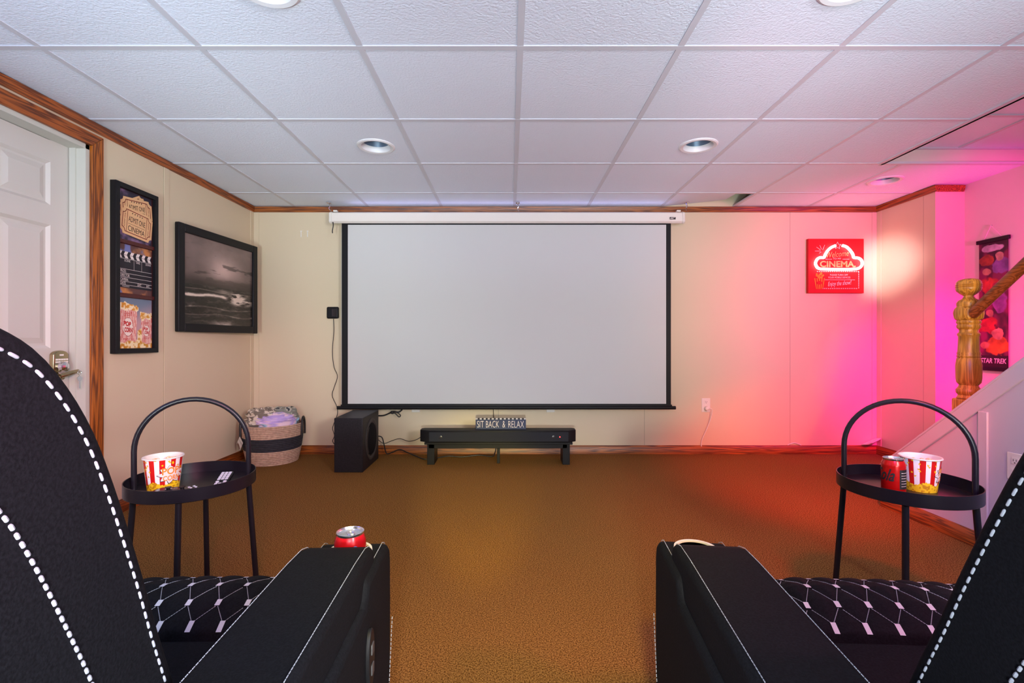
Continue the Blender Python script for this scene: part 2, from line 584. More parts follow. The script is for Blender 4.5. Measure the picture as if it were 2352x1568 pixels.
# vertical faces of the raised part
b = MB().box(XO, XS, YO, YO + .02, CZ, RZ + .02).box(XO - .015, XO, .2, YO + .02, CZ - .004, RZ + .02).box(XO, XS, .18, .2, CZ - .0, RZ + .02)
struct(b.build('trim_4', M['stairwall']))
g = MB()
GZ = CZ
W2 = .012
for x in gx:
    if XL < x < XR - .02:
        if x < XO:
            g.box(x - W2, x + W2, YR, YB, GZ, GZ + .012)
        else:
            g.box(x - W2, x + W2, YO, YB if x < XR else YS, GZ - .001, GZ + .012)
for y in gy:
    if y > YB: continue
    g.box(XL, XO if y < YO else (XS if y < YS else XR), y - W2, y + W2, GZ - .0005, GZ + .011)
g.box(XO - .04, XO + .004, .2, YO, GZ - .004, GZ + .01)
g.box(XO - .02, XS, YO - .012, YO + .012, GZ - .004, GZ + .01)
g.box(2.81, 2.835, .2, YO, RZ - .006, RZ + .002)
for y in (2.62, 2.01, 1.4):
    g.box(XO, XS, y - .012, y + .012, RZ - .007, RZ + .002)
g.box(XO, XS, YO - .02, YO, RZ - .01, RZ)
struct(g.build('trim_5', M['grid']))

# ---- crown and base trims
b = MB()
def crown(mb, x0, x1, y0, y1): mb.box(x0, x1, y0, y1, 2.014, 2.056)
struct(MB().prism([(YB - .02, 2.056), (YB, 2.056), (YB, 2.013), (YB - .008, 2.013), (YB - .016, 2.03)], 0, XL, XR).build('trim_1', M['oakx']))
b = MB().prism([(XL, 2.056), (XL + .02, 2.056), (XL + .016, 2.03), (XL + .008, 2.013), (XL, 2.013)], 1, YR, YB - .001)
struct(b.build('trim_2', M['oaky']))
b = MB().prism([(XR, 2.056), (XR - .02, 2.056), (XR - .016, 2.03), (XR - .008, 2.013), (XR, 2.013)], 1, YS - .02, YB - .001)
b.prism([(YS - .02, 2.056), (YS, 2.056), (YS, 2.013), (YS - .008, 2.013), (YS - .016, 2.03)], 0, XR, XS - .01)
struct(b.build('trim_6', M['oaky']))
BH = .072
def base_x(name, x0, x1, y, s=-1):
    return struct(MB().prism([(y, 0), (y + s * .014, 0), (y + s * .014, BH - .014), (y + s * .008, BH - .006), (y + s * .006, BH), (y, BH)], 0, x0, x1).build(name, M['oakx']))
def base_y(name, y0, y1, x, s=1):
    return struct(MB().prism([(x, 0), (x + s * .014, 0), (x + s * .014, BH - .014), (x + s * .008, BH - .006), (x + s * .006, BH), (x, BH)], 1, y0, y1).build(name, M['oaky']))
base_x('baseboard_back', XL, XR, YB)
base_y('baseboard_left', 2.545, YB - .001, XL)
base_y('baseboard_right', YS, YB - .001, XR, -1)
base_y('baseboard_knee', YR, 2.78, XK, -1)

# ---- door 1 and its casing
b = MB()
b.m = 0
cz = 1.997
b.prism([(DY1 + .071, 0), (DY1, 0), (DY1, DZ), (DY1 + .071, cz)], 0, XL, XL + .016)
b.prism([(DY0 - .071, 0), (DY0, 0), (DY0, DZ), (DY0 - .071, cz)], 0, XL, XL + .016)
b.m = 1
b.prism([(DY1 + .071, cz), (DY1, DZ), (DY0, DZ), (DY0 - .071, cz)], 0, XL, XL + .016)
struct(b.build('trim_7', [M['oakz'], M['oaky']], bevel=.003))
door = struct(empty('door_1', (XL, 2.05, 0)))
def dpart(mb, name, m, parent=None, **k):
    o = mb.build(name, m, parent or door, **k)
    o.location = (-XL, -2.05, 0) if parent is None else (0, 0, 0)
    return o
b = MB().box(XL - .115, XL + .001, DY1 - .022, DY1, 0, DZ).box(XL - .115, XL + .001, DY0, DY0 + .022, 0, DZ).box(XL - .115, XL + .001, DY0, DY1, DZ - .022, DZ)
b.box(XL - .075, XL - .045, DY1 - .03, DY1 - .021, 0, DZ - .021)
dpart(b, 'door_frame', M['jamb'])
DX = XL - .08
D0, D1, DT = DY0 + .024, DY1 - .024, DZ - .024
b = MB()
cols_ = [(D0 + .1, D0 + .345), (D1 - .345, D1 - .1)]
rows_ = [(.22, .70), (.905, 1.50), (1.595, 1.805)]
b.box(DX - .035, DX, D0, D0 + .1, .01, DT).box(DX - .035, DX, D1 - .1, D1 + .004, .01, DT + .004).box(DX - .035, DX, D0 + .345, D1 - .345, .01, DT)
for c0, c1 in cols_:
    zs = [.01] + [z for r_ in rows_ for z in r_] + [DT]
    for k in range(0, len(zs), 2):
        b.box(DX - .035, DX, c0, c1, zs[k], zs[k + 1])
    for z0, z1 in rows_:
        # moulding slopes inwards, then a raised field
        o_ = [(c0, z0), (c1, z0), (c1, z1), (c0, z1)]
        def ins(d, x): return [(x, c0 + d, z0 + d), (x, c1 - d, z0 + d), (x, c1 - d, z1 - d), (x, c0 + d, z1 - d)]
        rings = [ins(0, DX), ins(.014, DX - .011), ins(.024, DX - .011), ins(.05, DX - .003)]
        for a_, c_ in zip(rings[:-1], rings[1:]):
            b.add(a_ + c_, [(k, (k + 1) % 4, 4 + (k + 1) % 4, 4 + k) for k in range(4)])
        b.add(rings[-1], [(0, 1, 2, 3)])
dpart(b, 'door_leaf', M['door'], smooth=20)
# keypad lock and lever
lk = MB()
pts = [(2.340, .79), (2.422, .79), (2.422, .872)] + [(2.381 + .041 * math.cos(a), .872 + .022 * math.sin(a)) for a in np.linspace(.25, PI - .25, 9)] + [(2.340, .872)]
lk.prism(pts, 0, DX, DX + .024)
lock = dpart(lk, 'keypad_lock', M['brass'], bevel=.006)
tag(lock, 'brassy keypad deadbolt plate')
kb = MB()
for i in range(5):
    for j in range(2):
        kb.box(DX + .024, DX + .027, 2.350 + i * .0135, 2.360 + i * .0135, .846 - j * .012, .854 - j * .012)
kb.box(DX + .024, DX + .026, 2.371, 2.391, .868, .876)
o = kb.build('keypad_button', M['white'], lock)
kn = MB().lathe([(.026, 0), (.026, .012), (.022, .024), (.012, .03), (0, .031)], (DX + .02, 2.381, .815), 24, axis=0)
kn.build('thumb_turn', M['chrome'], lock)
lv = MB().lathe([(.03, 0), (.03, .008), (.018, .014), (.012, .02), (.012, .05)], (DX, 2.36, .765), 24, axis=0)
lv.tube([(DX + .045, 2.350, .770), (DX + .052, 2.375, .777), (DX + .054, 2.41, .786), (DX + .052, 2.44, .79)], [.012, .011, .01, .009], 12)
dpart(lv, 'lever_handle', M['brass'])
ky = empty('house_key', (-2.13, 2.41, .77), 0, 'small silver key hanging from the lever of the white door', 'key')
kp = Plane((-2.13, 2.41, .77), (0, 1, 0), (0, 0, 1))
k1 = MB()
kr = [kp.P(.010 * math.cos(a), .014 + .011 * math.sin(a), 0) - Vector((-2.13, 2.41, .77)) for a in np.linspace(0, 2 * PI, 16, endpoint=False)]
k1.tube(kr, .0012, 6, closed=True).build('key_ring', M['chrome'], ky)
k1 = MB().prism([(0, 0), (.016, -.012), (.008, -.026), (.004, -.028), (.004, -.062), (0, -.066), (-.004, -.062), (-.004, -.028), (-.008, -.026), (-.016, -.012)], 0, -.001, .001)
k1.build('key_blade', M['silver'], ky)

# ================================================================== CEILING LIGHTS
LL = ['white recessed ceiling light left of the screen, bluish bowl', 'white recessed ceiling light in front of the screen\'s right end',
      'recessed ceiling light near the pink corner, the farthest right', 'near recessed light cut by the top frame edge, left one',
      'near recessed light cut by the top frame edge, right one']
proto = None
for k, (lx, ly) in enumerate(LIGHTS):
    if proto is None:
        proto = empty('ceiling_light', (lx, ly, CZ), 0)
        MB().lathe([(.080, .004), (.083, -.003), (.098, -.006), (.106, -.001), (.107, .006)], n=48, cap=False).build('trim_ring', M['trimring'], proto)
        bb = MB()
        prof = [(.083, 0)]
        for q in range(7):
            prof += [(.083 - q * .004, .003 + q * .012), (.0815 - q * .004, .008 + q * .012)]
        vs = MB(); 
        n = 48
        for r_, h_ in prof: 
            vs.v += [(r_ * math.cos(2 * PI * t / n), r_ * math.sin(2 * PI * t / n), h_) for t in range(n)]
        for i in range(len(prof) - 1):
            for t in range(n):
                vs.f.append((i * n + t, i * n + (t + 1) % n, (i + 1) * n + (t + 1) % n, (i + 1) * n + t)); vs.mi.append(0)
        vs.mi = [0 if q < 48 * 5 else 1 for q in range(len(vs.f))]
        vs.build('reflector', [M['trimring'], M['lens']], proto)
        MB().lathe([(.06, .085), (.05, .079), (.03, .075), (0, .073)], n=32).build('lens', M['lens'], proto)
        o = proto
    else:
        o = proto.copy(); col.objects.link(o)
        o.location = (lx, ly, CZ)
        for ch in list(proto.children):
            c = ch.copy(); col.objects.link(c); c.parent = o
    tag(o, LL[k], 'ceiling light', 'recessed ceiling lights')

# ================================================================== PROJECTION SCREEN
ps = empty('projector_screen', (-.02, 3.97, 1.94), 0, 'large white pull-down projector screen with black border on the back wall', 'projector screen')
def P_(mb, name, m, parent=ps, off=(-.02, 3.97, 1.94), **k):
    mb.v = [(x - off[0], y - off[1], z - off[2]) for x, y, z in mb.v]
    return mb.build(name, m, parent, **k)
ys = 3.955
z1 = at(0, 514, ys).z; z0 = at(0, 932, ys).z
xa, xb = at(785, 0, ys).x, at(1541, 0, ys).x
wa, wb = at(799, 0, ys).x, at(1530, 0, ys).x
wz1, wz0 = at(0, 516, ys).z, at(0, 927, ys).z
case_x0, case_x1 = at(762, 0, 3.93).x, at(1567, 0, 3.93).x
cp = [(3.925, 1.975), (3.955, 1.988), (4.01, 1.988), (4.01, 1.91), (3.94, 1.892), (3.92, 1.905)]
P_(MB().prism(cp, 0, case_x0, case_x1), 'screen_case', M['case'], bevel=.004)
for x0, x1 in ((case_x0 - .022, case_x0), (case_x1, case_x1 + .022)):
    P_(MB().prism([(y + (3.965 - y) * -.06, z + (1.94 - z) * -.06) for y, z in cp], 0, x0, x1), 'end_cap', M['white'], bevel=.006)
P_(MB().box(wa, wb, ys, ys + .002, wz0, wz1), 'screen_surface', M['screen'])
P_(MB().box(xa, wa, ys - .0006, ys + .002, z0, 1.90).box(wb, xb, ys - .0006, ys + .002, z0, 1.90).box(wa, wb, ys - .0006, ys + .002, z0, wz0).box(wa, wb, ys - .0006, ys + .002, wz1, 1.90), 'screen_border', M['black'])
bx0, bx1 = at(774, 0, ys - .01).x, at(1552, 0, ys - .01).x
zb = at(0, 935.5, ys - .012).z
P_(MB().tube([(bx0, ys - .006, zb - .003), (bx1, ys - .006, zb - .003)], .014, 16).box(bx0 + .03, bx1 - .03, ys - .012, ys + .004, zb - .01, zb + .022), 'bottom_bar', M['black'])
pl = Plane(at(1545, 501, 3.918) - Vector((-.02, 3.97, 1.94)), (1, 0, 0), (0, 0, 1))
bg = MB(); pl.slab(bg, -.024, .024, -.0095, .0095, 0, .0012)
bdg = bg.build('badge', M['ink'], ps)
bg = MB()
for q in range(4): pl.stroke(bg, [(-.019 + q * .0045, -.005), (-.012 + q * .0045, .005)], .0022, .0016)
pl.stroke(bg, [(.0, -.006), (.006, .004), (.018, .0065)], .003, .0016)
bg.build('logo', M['inkwhite'], bdg)
for px in (757, 1190, 1577):
    p0 = at(px, 477, 3.93)
    q = MB()
    q.box(p0.x - .018, p0.x + .012, 3.90, 3.935, 2.05, 2.056)
    hk = spline([(p0.x - .006, 3.93, 2.052), (p0.x + .004, 3.928, 2.03), (p0.x - .004, 3.93, 2.01), (p0.x + .006, 3.94, 1.992)], 5)
    q.tube(hk, .0035, 8)
    P_(q, 'hanging_hook', M['chrome'])
q = MB().box(case_x0 + .01, case_x0 + .04, 3.935, 3.965, 1.986, 1.999)
P_(q, 'bracket', M['white'])
P_(MB().box(case_x1 - .04, case_x1 - .01, 3.935, 3.965, 1.986, 1.999), 'bracket', M['white'])
P_(MB().tube(spline([(case_x0 + .01, 3.93, 1.90), (case_x0 + .012, 3.93, 1.87), (case_x0 + .004, 3.932, 1.83), (case_x0 + .006, 3.932, 1.812)], 5), .004, 8), 'power_lead', M['cable'])
P_(MB().tube([(xa - .012, 3.99, 1.90), (xa - .014, 3.99, 1.5), (xa - .014, 3.99, .42)], .0022, 6), 'pull_cord', M['white'])
# wires running out from under the screen
tag(MB().tube(spline([at(1133, 925, 4.04), at(1133.5, 945, 4.04), at(1135, 975, 4.04)], 4), .0028, 6).build('thin_cable', M['cable']), 'thin black cable dropping from the screen behind the relax sign', 'cable')

# ================================================================== BENCH, SOUNDBAR, SIGN
bn = empty('bench', (-.09, 3.78, 0), 0, 'low black slatted bench carrying the soundbar under the screen', 'bench')
zt = .172
c = (-.09, 3.78, 0)
def BN(mb, name, m=M['black'], **k): return P_(mb, name, m, bn, c, **k)
bx0, bx1 = at(975, 0, 3.70).x, at(1315, 0, 3.70).x
BN(MB().box(bx0, bx1, 3.69, 3.87, zt - .018, zt), 'bench_top', bevel=.003)
BN(MB().box(bx0 + .03, bx1 - .04, 3.70, 3.715, zt - .048, zt - .018).box(bx0 + .03, bx1 - .04, 3.845, 3.86, zt - .048, zt - .018), 'apron', bevel=.002)
for xx in (bx0 + .02, bx1 - .075):
    BN(MB().box(xx, xx + .055, 3.70, 3.86, 0, zt - .018), 'leg', bevel=.002)
mx = at(1145, 0, 3.78).x
BN(MB().box(mx - .011, mx + .011, 3.74, 3.80, 0, zt - .018), 'centre_leg', bevel=.002)

sb = empty('soundbar', (-.09, 3.72, zt), 0, 'long black soundbar with chamfered ends and red standby light', 'soundbar')
def SB(mb, name, m=M['black'], par=sb, **k): return P_(mb, name, m, par, (-.09, 3.72, zt), **k)
x0, x1 = at(967, 0, 3.74).x, at(1321, 0, 3.74).x
f0, f1 = at(985, 0, 3.66).x, at(1306, 0, 3.66).x
SB(MB().prism([(f0, 3.665), (f1, 3.665), (x1, 3.705), (x1, 3.765), (x1 - .02, 3.785), (x0 + .02, 3.785), (x0, 3.765), (x0, 3.705)], 2, zt + .004, zt + .094), 'cabinet', M['black'], bevel=.004)
SB(MB().box(f0, f1, 3.66, 3.668, zt + .012, zt + .082), 'grille', mat('speaker_cloth', (.016, .018, .026), .95), bevel=.002)
for px in (1012, 1271):
    p0 = at(px, 1000, 3.66)
    SB(MB().lathe([(.012, .0), (.013, -.003), (.009, -.004), (0, -.0045)], (p0.x, 3.66, zt + .045), 20, axis=1), 'knob', mat('dark_grey_plastic', (.03, .03, .035), .25))
p0 = at(1286, 1001, 3.66)
SB(MB().lathe([(.0035, 0), (.0035, -.002), (0, -.003)], (p0.x, 3.66, zt + .047), 12, axis=1), 'standby_light', M['redled'])
sx0, sx1 = at(1092.5, 0, 3.715).x, at(1208, 0, 3.715).x
szt, szb = zt + .0945, zt + .0945 + .082
sg = empty('block_sign', ((sx0 + sx1) / 2, 3.73, szt), 0, 'small navy block sign reading sit back and relax on the soundbar', 'sign')
cs = ((sx0 + sx1) / 2, 3.73, szt)
P_(MB().box(sx0, sx1, 3.715, 3.745, szt, szb - .006), 'board', M['navy'], sg, cs, bevel=.0015)
tb = MB(); 
for i in range(25):
    tb.m = i % 2
    xx = sx0 + (sx1 - sx0) * i / 25
    tb.box(xx, xx + (sx1 - sx0) / 25, 3.714, 3.746, szb - .006, szb)
P_(tb, 'film_edge', [M['white'], M['ink']], sg, cs)
pl = Plane((0, 3.7143 - 3.73, (szb - szt - .004) / 2), (1, 0, 0), (0, 0, 1))
wd = sx1 - sx0
pl.text('lettering', 'SIT', -.405 * wd, 0, .13 * wd, .050, 0, M['inkwhite'], sg, bold=-.012)
pl.text('lettering', 'BACK', -.165 * wd, 0, .26 * wd, .050, 0, M['inkwhite'], sg, bold=-.012)
pl.text('lettering', '&', .06 * wd, 0, .055 * wd, .050, 0, M['inkwhite'], sg, bold=-.012)
pl.text('lettering', 'RELAX', .305 * wd, 0, .31 * wd, .050, 0, M['inkwhite'], sg, bold=-.012)

# ================================================================== SUBWOOFER
cx0, cx1, cy0, cy1, czh = -1.257, -1.052, 3.48, 3.90, .389
sw = empty('subwoofer', (-1.15, 3.69, 0), 0, 'black box subwoofer standing on the carpet left of the bench', 'speaker')
def SW(mb, name, m=M['black'], par=sw, **k): return P_(mb, name, m, par, (-1.15, 3.69, 0), **k)
SW(MB().box(cx0, cx1, cy0, cy1, .0, czh), 'cabinet', mat('black_ash_vinyl', (.010, .009, .012), .5, noise=(90, (.016, .014, .018), 2), spec=.25), bevel=.005)
g1 = mat('charcoal_cone', (.035, .032, .034), .6)
SW(MB().lathe([(.155, -.002), (.155, .004), (.14, .006), (.13, -.004 + .004), (.125, .001)], (cx1, 3.70, .20), 48, axis=0, cap=False), 'driver_surround', g1)
dr = SW(MB().lathe([(.12, .001), (.115, .007), (.08, .010), (.03, .012), (0, .0125)], (cx1, 3.70, .20), 48, axis=0), 'driver_grille', M['fabric'])
vs = MB()
arc = [(3.70 + .137 * math.cos(a), .20 + .137 * math.sin(a)) for a in np.linspace(PI * .72, PI * 1.25, 12)]
arc2 = [(3.70 + .121 * math.cos(a), .20 + .121 * math.sin(a)) for a in np.linspace(PI * 1.25, PI * .72, 12)]
SW(vs.prism(arc + arc2, 0, cx1 + .004, cx1 + .0075), 'bass_slot', M['ink'])

# ================================================================== CABLES
def cable(name, pts, r, label, m=M['cable'], cat='cable'):
    return tag(MB().tube(spline(pts, 6), r, 8).build(name, m), label, cat)
cable('power_cable', [at(860, 954, 4.03), at(880, 954, 4.03), at(894, 949, 4.03), at(902, 945, 4.02), at(916, 946, 4.02), at(924, 940, 4.03)], .006, 'bundled black cable tied up under the left of the screen')
lp = spline([at(898, 944, 4.0), at(908, 950, 3.99), at(916, 957, 4.0), at(920, 954, 4.01), at(914, 948, 4.01), at(905, 945, 4.0)], 5)
tag(MB().tube(lp, .004, 8).lathe([(0, -.014), (.012, -.01), (.014, 0), (.012, .01), (0, .014)], tuple(at(901, 947, 4.005)), 12).build('cable_loop', M['cable']), 'knotted loop of the black cable hanging under the screen bar', 'cable')
cable('audio_cable', [at(868, 1009, 3.95), at(882, 1018, 3.95), at(900, 1012, 3.98), at(918, 1007, 4.0), at(938, 1013, 3.95), at(955, 1010, 3.88), at(967, 1003, 3.80)], .0028, 'thin black cable from the subwoofer up to the soundbar')
cable('power_cable', [at(867, 1001, 3.95), at(877, 1004, 3.95), at(882, 1020, 3.96), at(888, 1041, 3.98), at(902, 1038, 3.98), at(918, 1032, 3.98), at(934, 1038, 3.95), at(955, 1047, 3.9), at(975, 1054, 3.85), at(1000, 1052, 3.88), at(1030, 1047, 3.93), at(1060, 1049, 3.93), at(1100, 1045, 3.95), at(1130, 1048, 3.93), at(1137, 1040, 3.97), at(1140, 1024, 4.02)], .0045, 'long black cable lying on the carpet beneath the bench')
# streaming box with its cable
stc = at(764.5, 718, 4.045)
st = empty('streaming_box', (stc.x, 4.045, stc.z), 0, 'small square black media box stuck to the wall left of the screen', 'media player')
MB().box(-.049, .049, -.014, .015, -.049, .049).build('housing', M['black'], st, bevel=.012, seg=4)
MB().box(-.004, .049 - .012, -.0145, -.0135, -.03, .03).build('gloss_panel', mat('gloss_black', (.006, .006, .007), .08), st)
cable('streaming_cable', [at(766, 732, 4.045), at(767, 760, 4.045), at(764, 795, 4.045), at(764, 820, 4.045), at(768, 845, 4.045), at(775, 864, 4.045), at(768, 888, 4.045), at(763, 908, 4.045), at(773, 932, 4.045), at(775, 950, 4.045), at(766, 975, 4.045), at(764, 985, 4.045), at(768, 1000, 4.045), at(764, 1012, 4.04), at(768, 1020, 4.04)], .0028, 'wavy thin black cable hanging down the wall from the media box')
for px, lb in ((955.5, 'small white clip under the screen left of the relax sign'), (1264.5, 'small white clip under the screen right of the relax sign')):
    p0 = at(px, 940, 4.06)
    tag(MB().box(p0.x - .034, p0.x + .034, 4.048, 4.06, p0.z - .022, p0.z + .03).build('wall_clip', M['white'], bevel=.003), lb, 'clip')
p0 = at(699, 532, 4.06)
for dx, lb in ((-.025, 'left one of two tiny white hooks on the wall left of the screen case'), (.028, 'right one of two tiny white hooks on the wall left of the screen case')):
    b = MB()
    b.box(p0.x + dx - .007, p0.x + dx + .007, 4.055, 4.06, p0.z + .0, p0.z + .008)
    b.box(p0.x + dx - .003, p0.x + dx + .003, 4.053, 4.06, p0.z - .045, p0.z + .004)
    tag(b.build('wall_hook', M['white']), lb, 'hook', 'tiny wall hooks')

# ================================================================== OUTLETS
def outlet(o, u, label):
    pl = Plane((0, 0, 0), u, (0, 0, 1))
    e = empty('wall_outlet', o, 0, label, 'outlet')
    b = MB(); pl.slab(b, -.036, .036, -.058, .058, 0, .006); b.build('cover_plate', M['white'], e, bevel=.004)
    for s in (1, -1):
        b = MB(); pl.slab(b, -.015, .015, s * .026 - .014, s * .026 + .014, .006, .0085)
        r_ = b.build('receptacle', M['white'], e, bevel=.003)
        b = MB()
        for dx in (-.006, .006): pl.slab(b, dx - .001, dx + .001, s * .026 - .002, s * .026 + .007, .0084, .0091)
        pl.slab(b, -.0025, .0025, s * .026 - .010, s * .026 - .006, .0084, .0091)
        b.build('slot', M['ink'], r_)
    return e
oc = at(1621, 930, 4.06)
outlet((oc.x, 4.06, oc.z), (1, 0, 0), 'white double outlet low on the back wall right of the screen')
outlet((XK, 2.045, .41), (0, -1, 0), 'white outlet plate on the lavender panel under the stair rail')
pg = empty('plug', (oc.x, 4.05, oc.z - .026), 0, 'white plug in the back wall outlet with its cord hanging down', 'plug')
MB().lathe([(.019, 0), (.021, -.012), (.017, -.03), (.008, -.036), (0, -.037)], (0, 0, 0), 20, axis=1).build('plug_body', M['white'], pg)
cp_ = [Vector((0.004, -.034, .0)), Vector((.022, -.04, .004)), Vector((.034, -.035, -.02)), Vector((.026, -.02, -.09)), Vector((.0, -.01, -.17)), Vector((-.034, -.006, -.25)), Vector((-.044, -.006, -.30)), Vector((-.042, -.006, -.315))]
MB().tube(spline(cp_, 6), .0038, 8).build('cord', M['white'], pg)
cable('white_cable', [at(1809, 1022, 4.045), at(1815, 1019, 4.045), at(1824, 1017, 4.045), at(1833, 1019, 4.045), at(1840, 1022, 4.045)], .004, 'white cable loop peeping above the baseboard near the right corner', M['white'])
pw = MB().add([at(1979, 1020, 4.045), at(1994, 1019.5, 3.98), at(2003, 1016, 3.93), at(2020, 1008, 3.965), at(2024, 1005, 4.03), at(2010, 1006, 4.05)], [(0, 1, 2, 3, 4, 5)])
o = pw.build('paper_scrap', M['white'], smooth=0)
sd = o.modifiers.new('s', 'SOLIDIFY'); sd.thickness = .006
tag(o, 'white folded scrap resting on the baseboard in the pink corner', 'paper')

# ================================================================== CINEMA CANVAS WITH NEON
A0 = at(1856.5, 548, 4.03); A1 = at(1984.5, 673, 4.03)
cw, chh = A1.x - A0.x, A0.z - A1.z
cc = ((A0.x + A1.x) / 2, 4.03, (A0.z + A1.z) / 2)
cn = empty('neon_canvas', cc, 0, 'square red canvas with glowing cloud neon, welcome to my cinema', 'wall art')
MB().box(-cw / 2, cw / 2, 0, .03, -chh / 2, chh / 2).build('canvas', M['signred'], cn, bevel=.003)
pl = Plane((0, 0, 0), (1, 0, 0), (0, 0, 1))
def q2(px, py):  # crop pixels (sign spans 390..1315 x 340..1235)
    return ((px - 852.5) / 925 * cw, -(py - 787.5) / 895 * chh)
nt_l = [q2(*p) for p in [(820, 462), (750, 490), (690, 545), (650, 610), (628, 655), (570, 655), (520, 680), (490, 745), (510, 805), (560, 838), (700, 846), (900, 848), (1100, 846), (1200, 832), (1250, 790), (1262, 740), (1240, 690), (1190, 662), (1125, 655), (1105, 600), (1060, 535), (1000, 480), (935, 458)]]
tb = MB().tube(spline([pl.P(a, b_, .016) for a, b_ in nt_l], 6), .0105, 12)
tb.build('neon_tube', M['neon'], cn)
s_ = MB()
star = []
for k in range(10):
    a = PI / 2 + k * PI / 5; r_ = .031 if k % 2 == 0 else .014
    c0 = q2(873, 455)
    star.append((c0[0] + r_ * math.cos(a), c0[1] + r_ * math.sin(a)))
pl.stroke(s_, star, .0028, .002, closed=True)
s_.build('star_outline', M['inkwhite'], cn, smooth=0)
s_ = MB()
for a_, b_ in (((500, 543), (590, 543)), ((525, 478), (590, 525)), ((580, 450), (607, 513)), ((660, 445), (628, 522)), ((568, 580), (600, 560))):
    pl.stroke(s_, [q2(*a_), q2(*b_)], .003, .002)
s_.build('ray_lines', M['inkwhite'], cn, smooth=0)
s_ = MB()
pl.stroke(s_, [q2(672, 677), q2(782, 677)], .003, .002); pl.stroke(s_, [q2(955, 677), q2(1068, 677)], .003, .002)
pl.stroke(s_, [q2(665, 1016), q2(1160, 1016)], .003, .002)
s_.build('rule_lines', M['inkwhite'], cn, smooth=0)
s_ = MB()
def dot(px, py, r_=.0042):
    c0 = q2(px, py); pl.poly(s_, [(c0[0] + r_ * math.cos(t), c0[1] + r_ * math.sin(t)) for t in np.linspace(0, 2 * PI, 10, endpoint=False)], .002)
for px in range(540, 1230, 31): dot(px, 880)
for py in range(892, 1150, 32): dot(1224, py)
for px in range(632, 1210, 31): dot(px, 1159)
s_.build('dotted_border', M['inkwhite'], cn, smooth=0)
def tq(body, x0, x1, y0, y1, m, **k):
    a = q2((x0 + x1) / 2, (y0 + y1) / 2)
    return pl.text('lettering', body, a[0], a[1], (x1 - x0) / 925 * cw, (y1 - y0) / 895 * chh, .0022, m, cn, **k)
M['peach_glow'] = mat('peach_ink_glow', hx('f6a06a'), .6, emit=hx('f08a60'), es=.25)  # printed lettering with a faint glow added to its colour
tq('Welcome', 690, 1060, 548, 640, M['peach_glow'], shear=.35, rot=.1)
tq('TO MY', 797, 935, 655, 683, M['inkwhite'])
tq('CINEMA.', 580, 1175, 705, 808, M['peach_glow'], bold=.03)
tq('PLEASE TURN OFF', 750, 1045, 922, 950, M['inkwhite'])
tq('YOUR MOBILE DEVICES', 716, 1085, 964, 992, M['inkwhite'])
tq('Enjoy the show!', 712, 1105, 1035, 1130, M['inkwhite'], shear=.35, rot=.08)
pcb = MB()
for k in range(5):
    t0, t1 = k / 4.5, k / 4.5 + .11
    X0, X1 = 485 + 180 * t0, 485 + 180 * t1; Y0, Y1 = 518 + 112 * t0, 518 + 112 * t1
    pl.poly(pcb, [q2(X0, 990), q2(X1, 990), q2(Y1, 1165), q2(Y0, 1165)], .002)
rr = random.Random(3)
for k in range(26):
    px, py = 480 + 185 * rr.random(), 905 + 80 * rr.random()
    if abs(px - 573) > 95 - (985 - py) * .75: continue
    c0 = q2(px, py); r_ = .008
    pl.poly(pcb, [(c0[0] + r_ * math.cos(t), c0[1] + r_ * math.sin(t)) for t in np.linspace(0, 2 * PI, 9, endpoint=False)], .0021 + k * .00002)
pcb.build('popcorn_picture', M['orange'], cn, smooth=0)
pl2 = MB(); c0 = q2(572, 1065)
pl.poly(pl2, [(c0[0] + .022 * math.cos(t), c0[1] + .016 * math.sin(t)) for t in np.linspace(0, 2 * PI, 20, endpoint=False)], .003)
pl2.build('badge', M['signred'], cn, smooth=0)

# ================================================================== THREE-PANEL FRAME
fy0, fy1, fz0, fz1 = 2.60, 2.915, .872, 1.803
fr = empty('framed_prints', (XL, 2.755, 1.34), 0, 'tall narrow black frame with ticket, clapperboard and popcorn prints', 'picture frame')
fc = (XL, 2.755, 1.34)
fx = XL + .034
def FR(mb, name, m, par=fr, **k): return P_(mb, name, m, par, fc, **k)
rows3 = [(1.500, 1.775), (1.205, 1.475), (.90, 1.180)]
b = MB()
b.box(XL, fx, fy0, fy0 + .028, fz0, fz1).box(XL, fx, fy1 - .022, fy1, fz0, fz1)
b.box(XL, fx, fy0 + .028, fy1 - .022, fz1 - .026, fz1).box(XL, fx, fy0 + .028, fy1 - .022, fz0, fz0 + .026)
FR(b, 'frame', M['black'], bevel=.002)
b = MB().box(XL, XL + .012, fy0 + .02, fy1 - .02, fz0 + .02, fz1 - .02)
for z in (1.488, 1.193): b.box(XL, XL + .024, fy0 + .028, fy1 - .022, z - .010, z + .010)
FR(b, 'backing', M['mahog'])
px0, px1 = fy0 + .036, fy1 - .03
def art_plane(z0, z1):
    return Plane((XL + .014 - fc[0], (px0 + px1) / 2 - fc[1], (z0 + z1) / 2 - fc[2]), (0, 1, 0), (0, 0, 1))
AW = px1 - px0
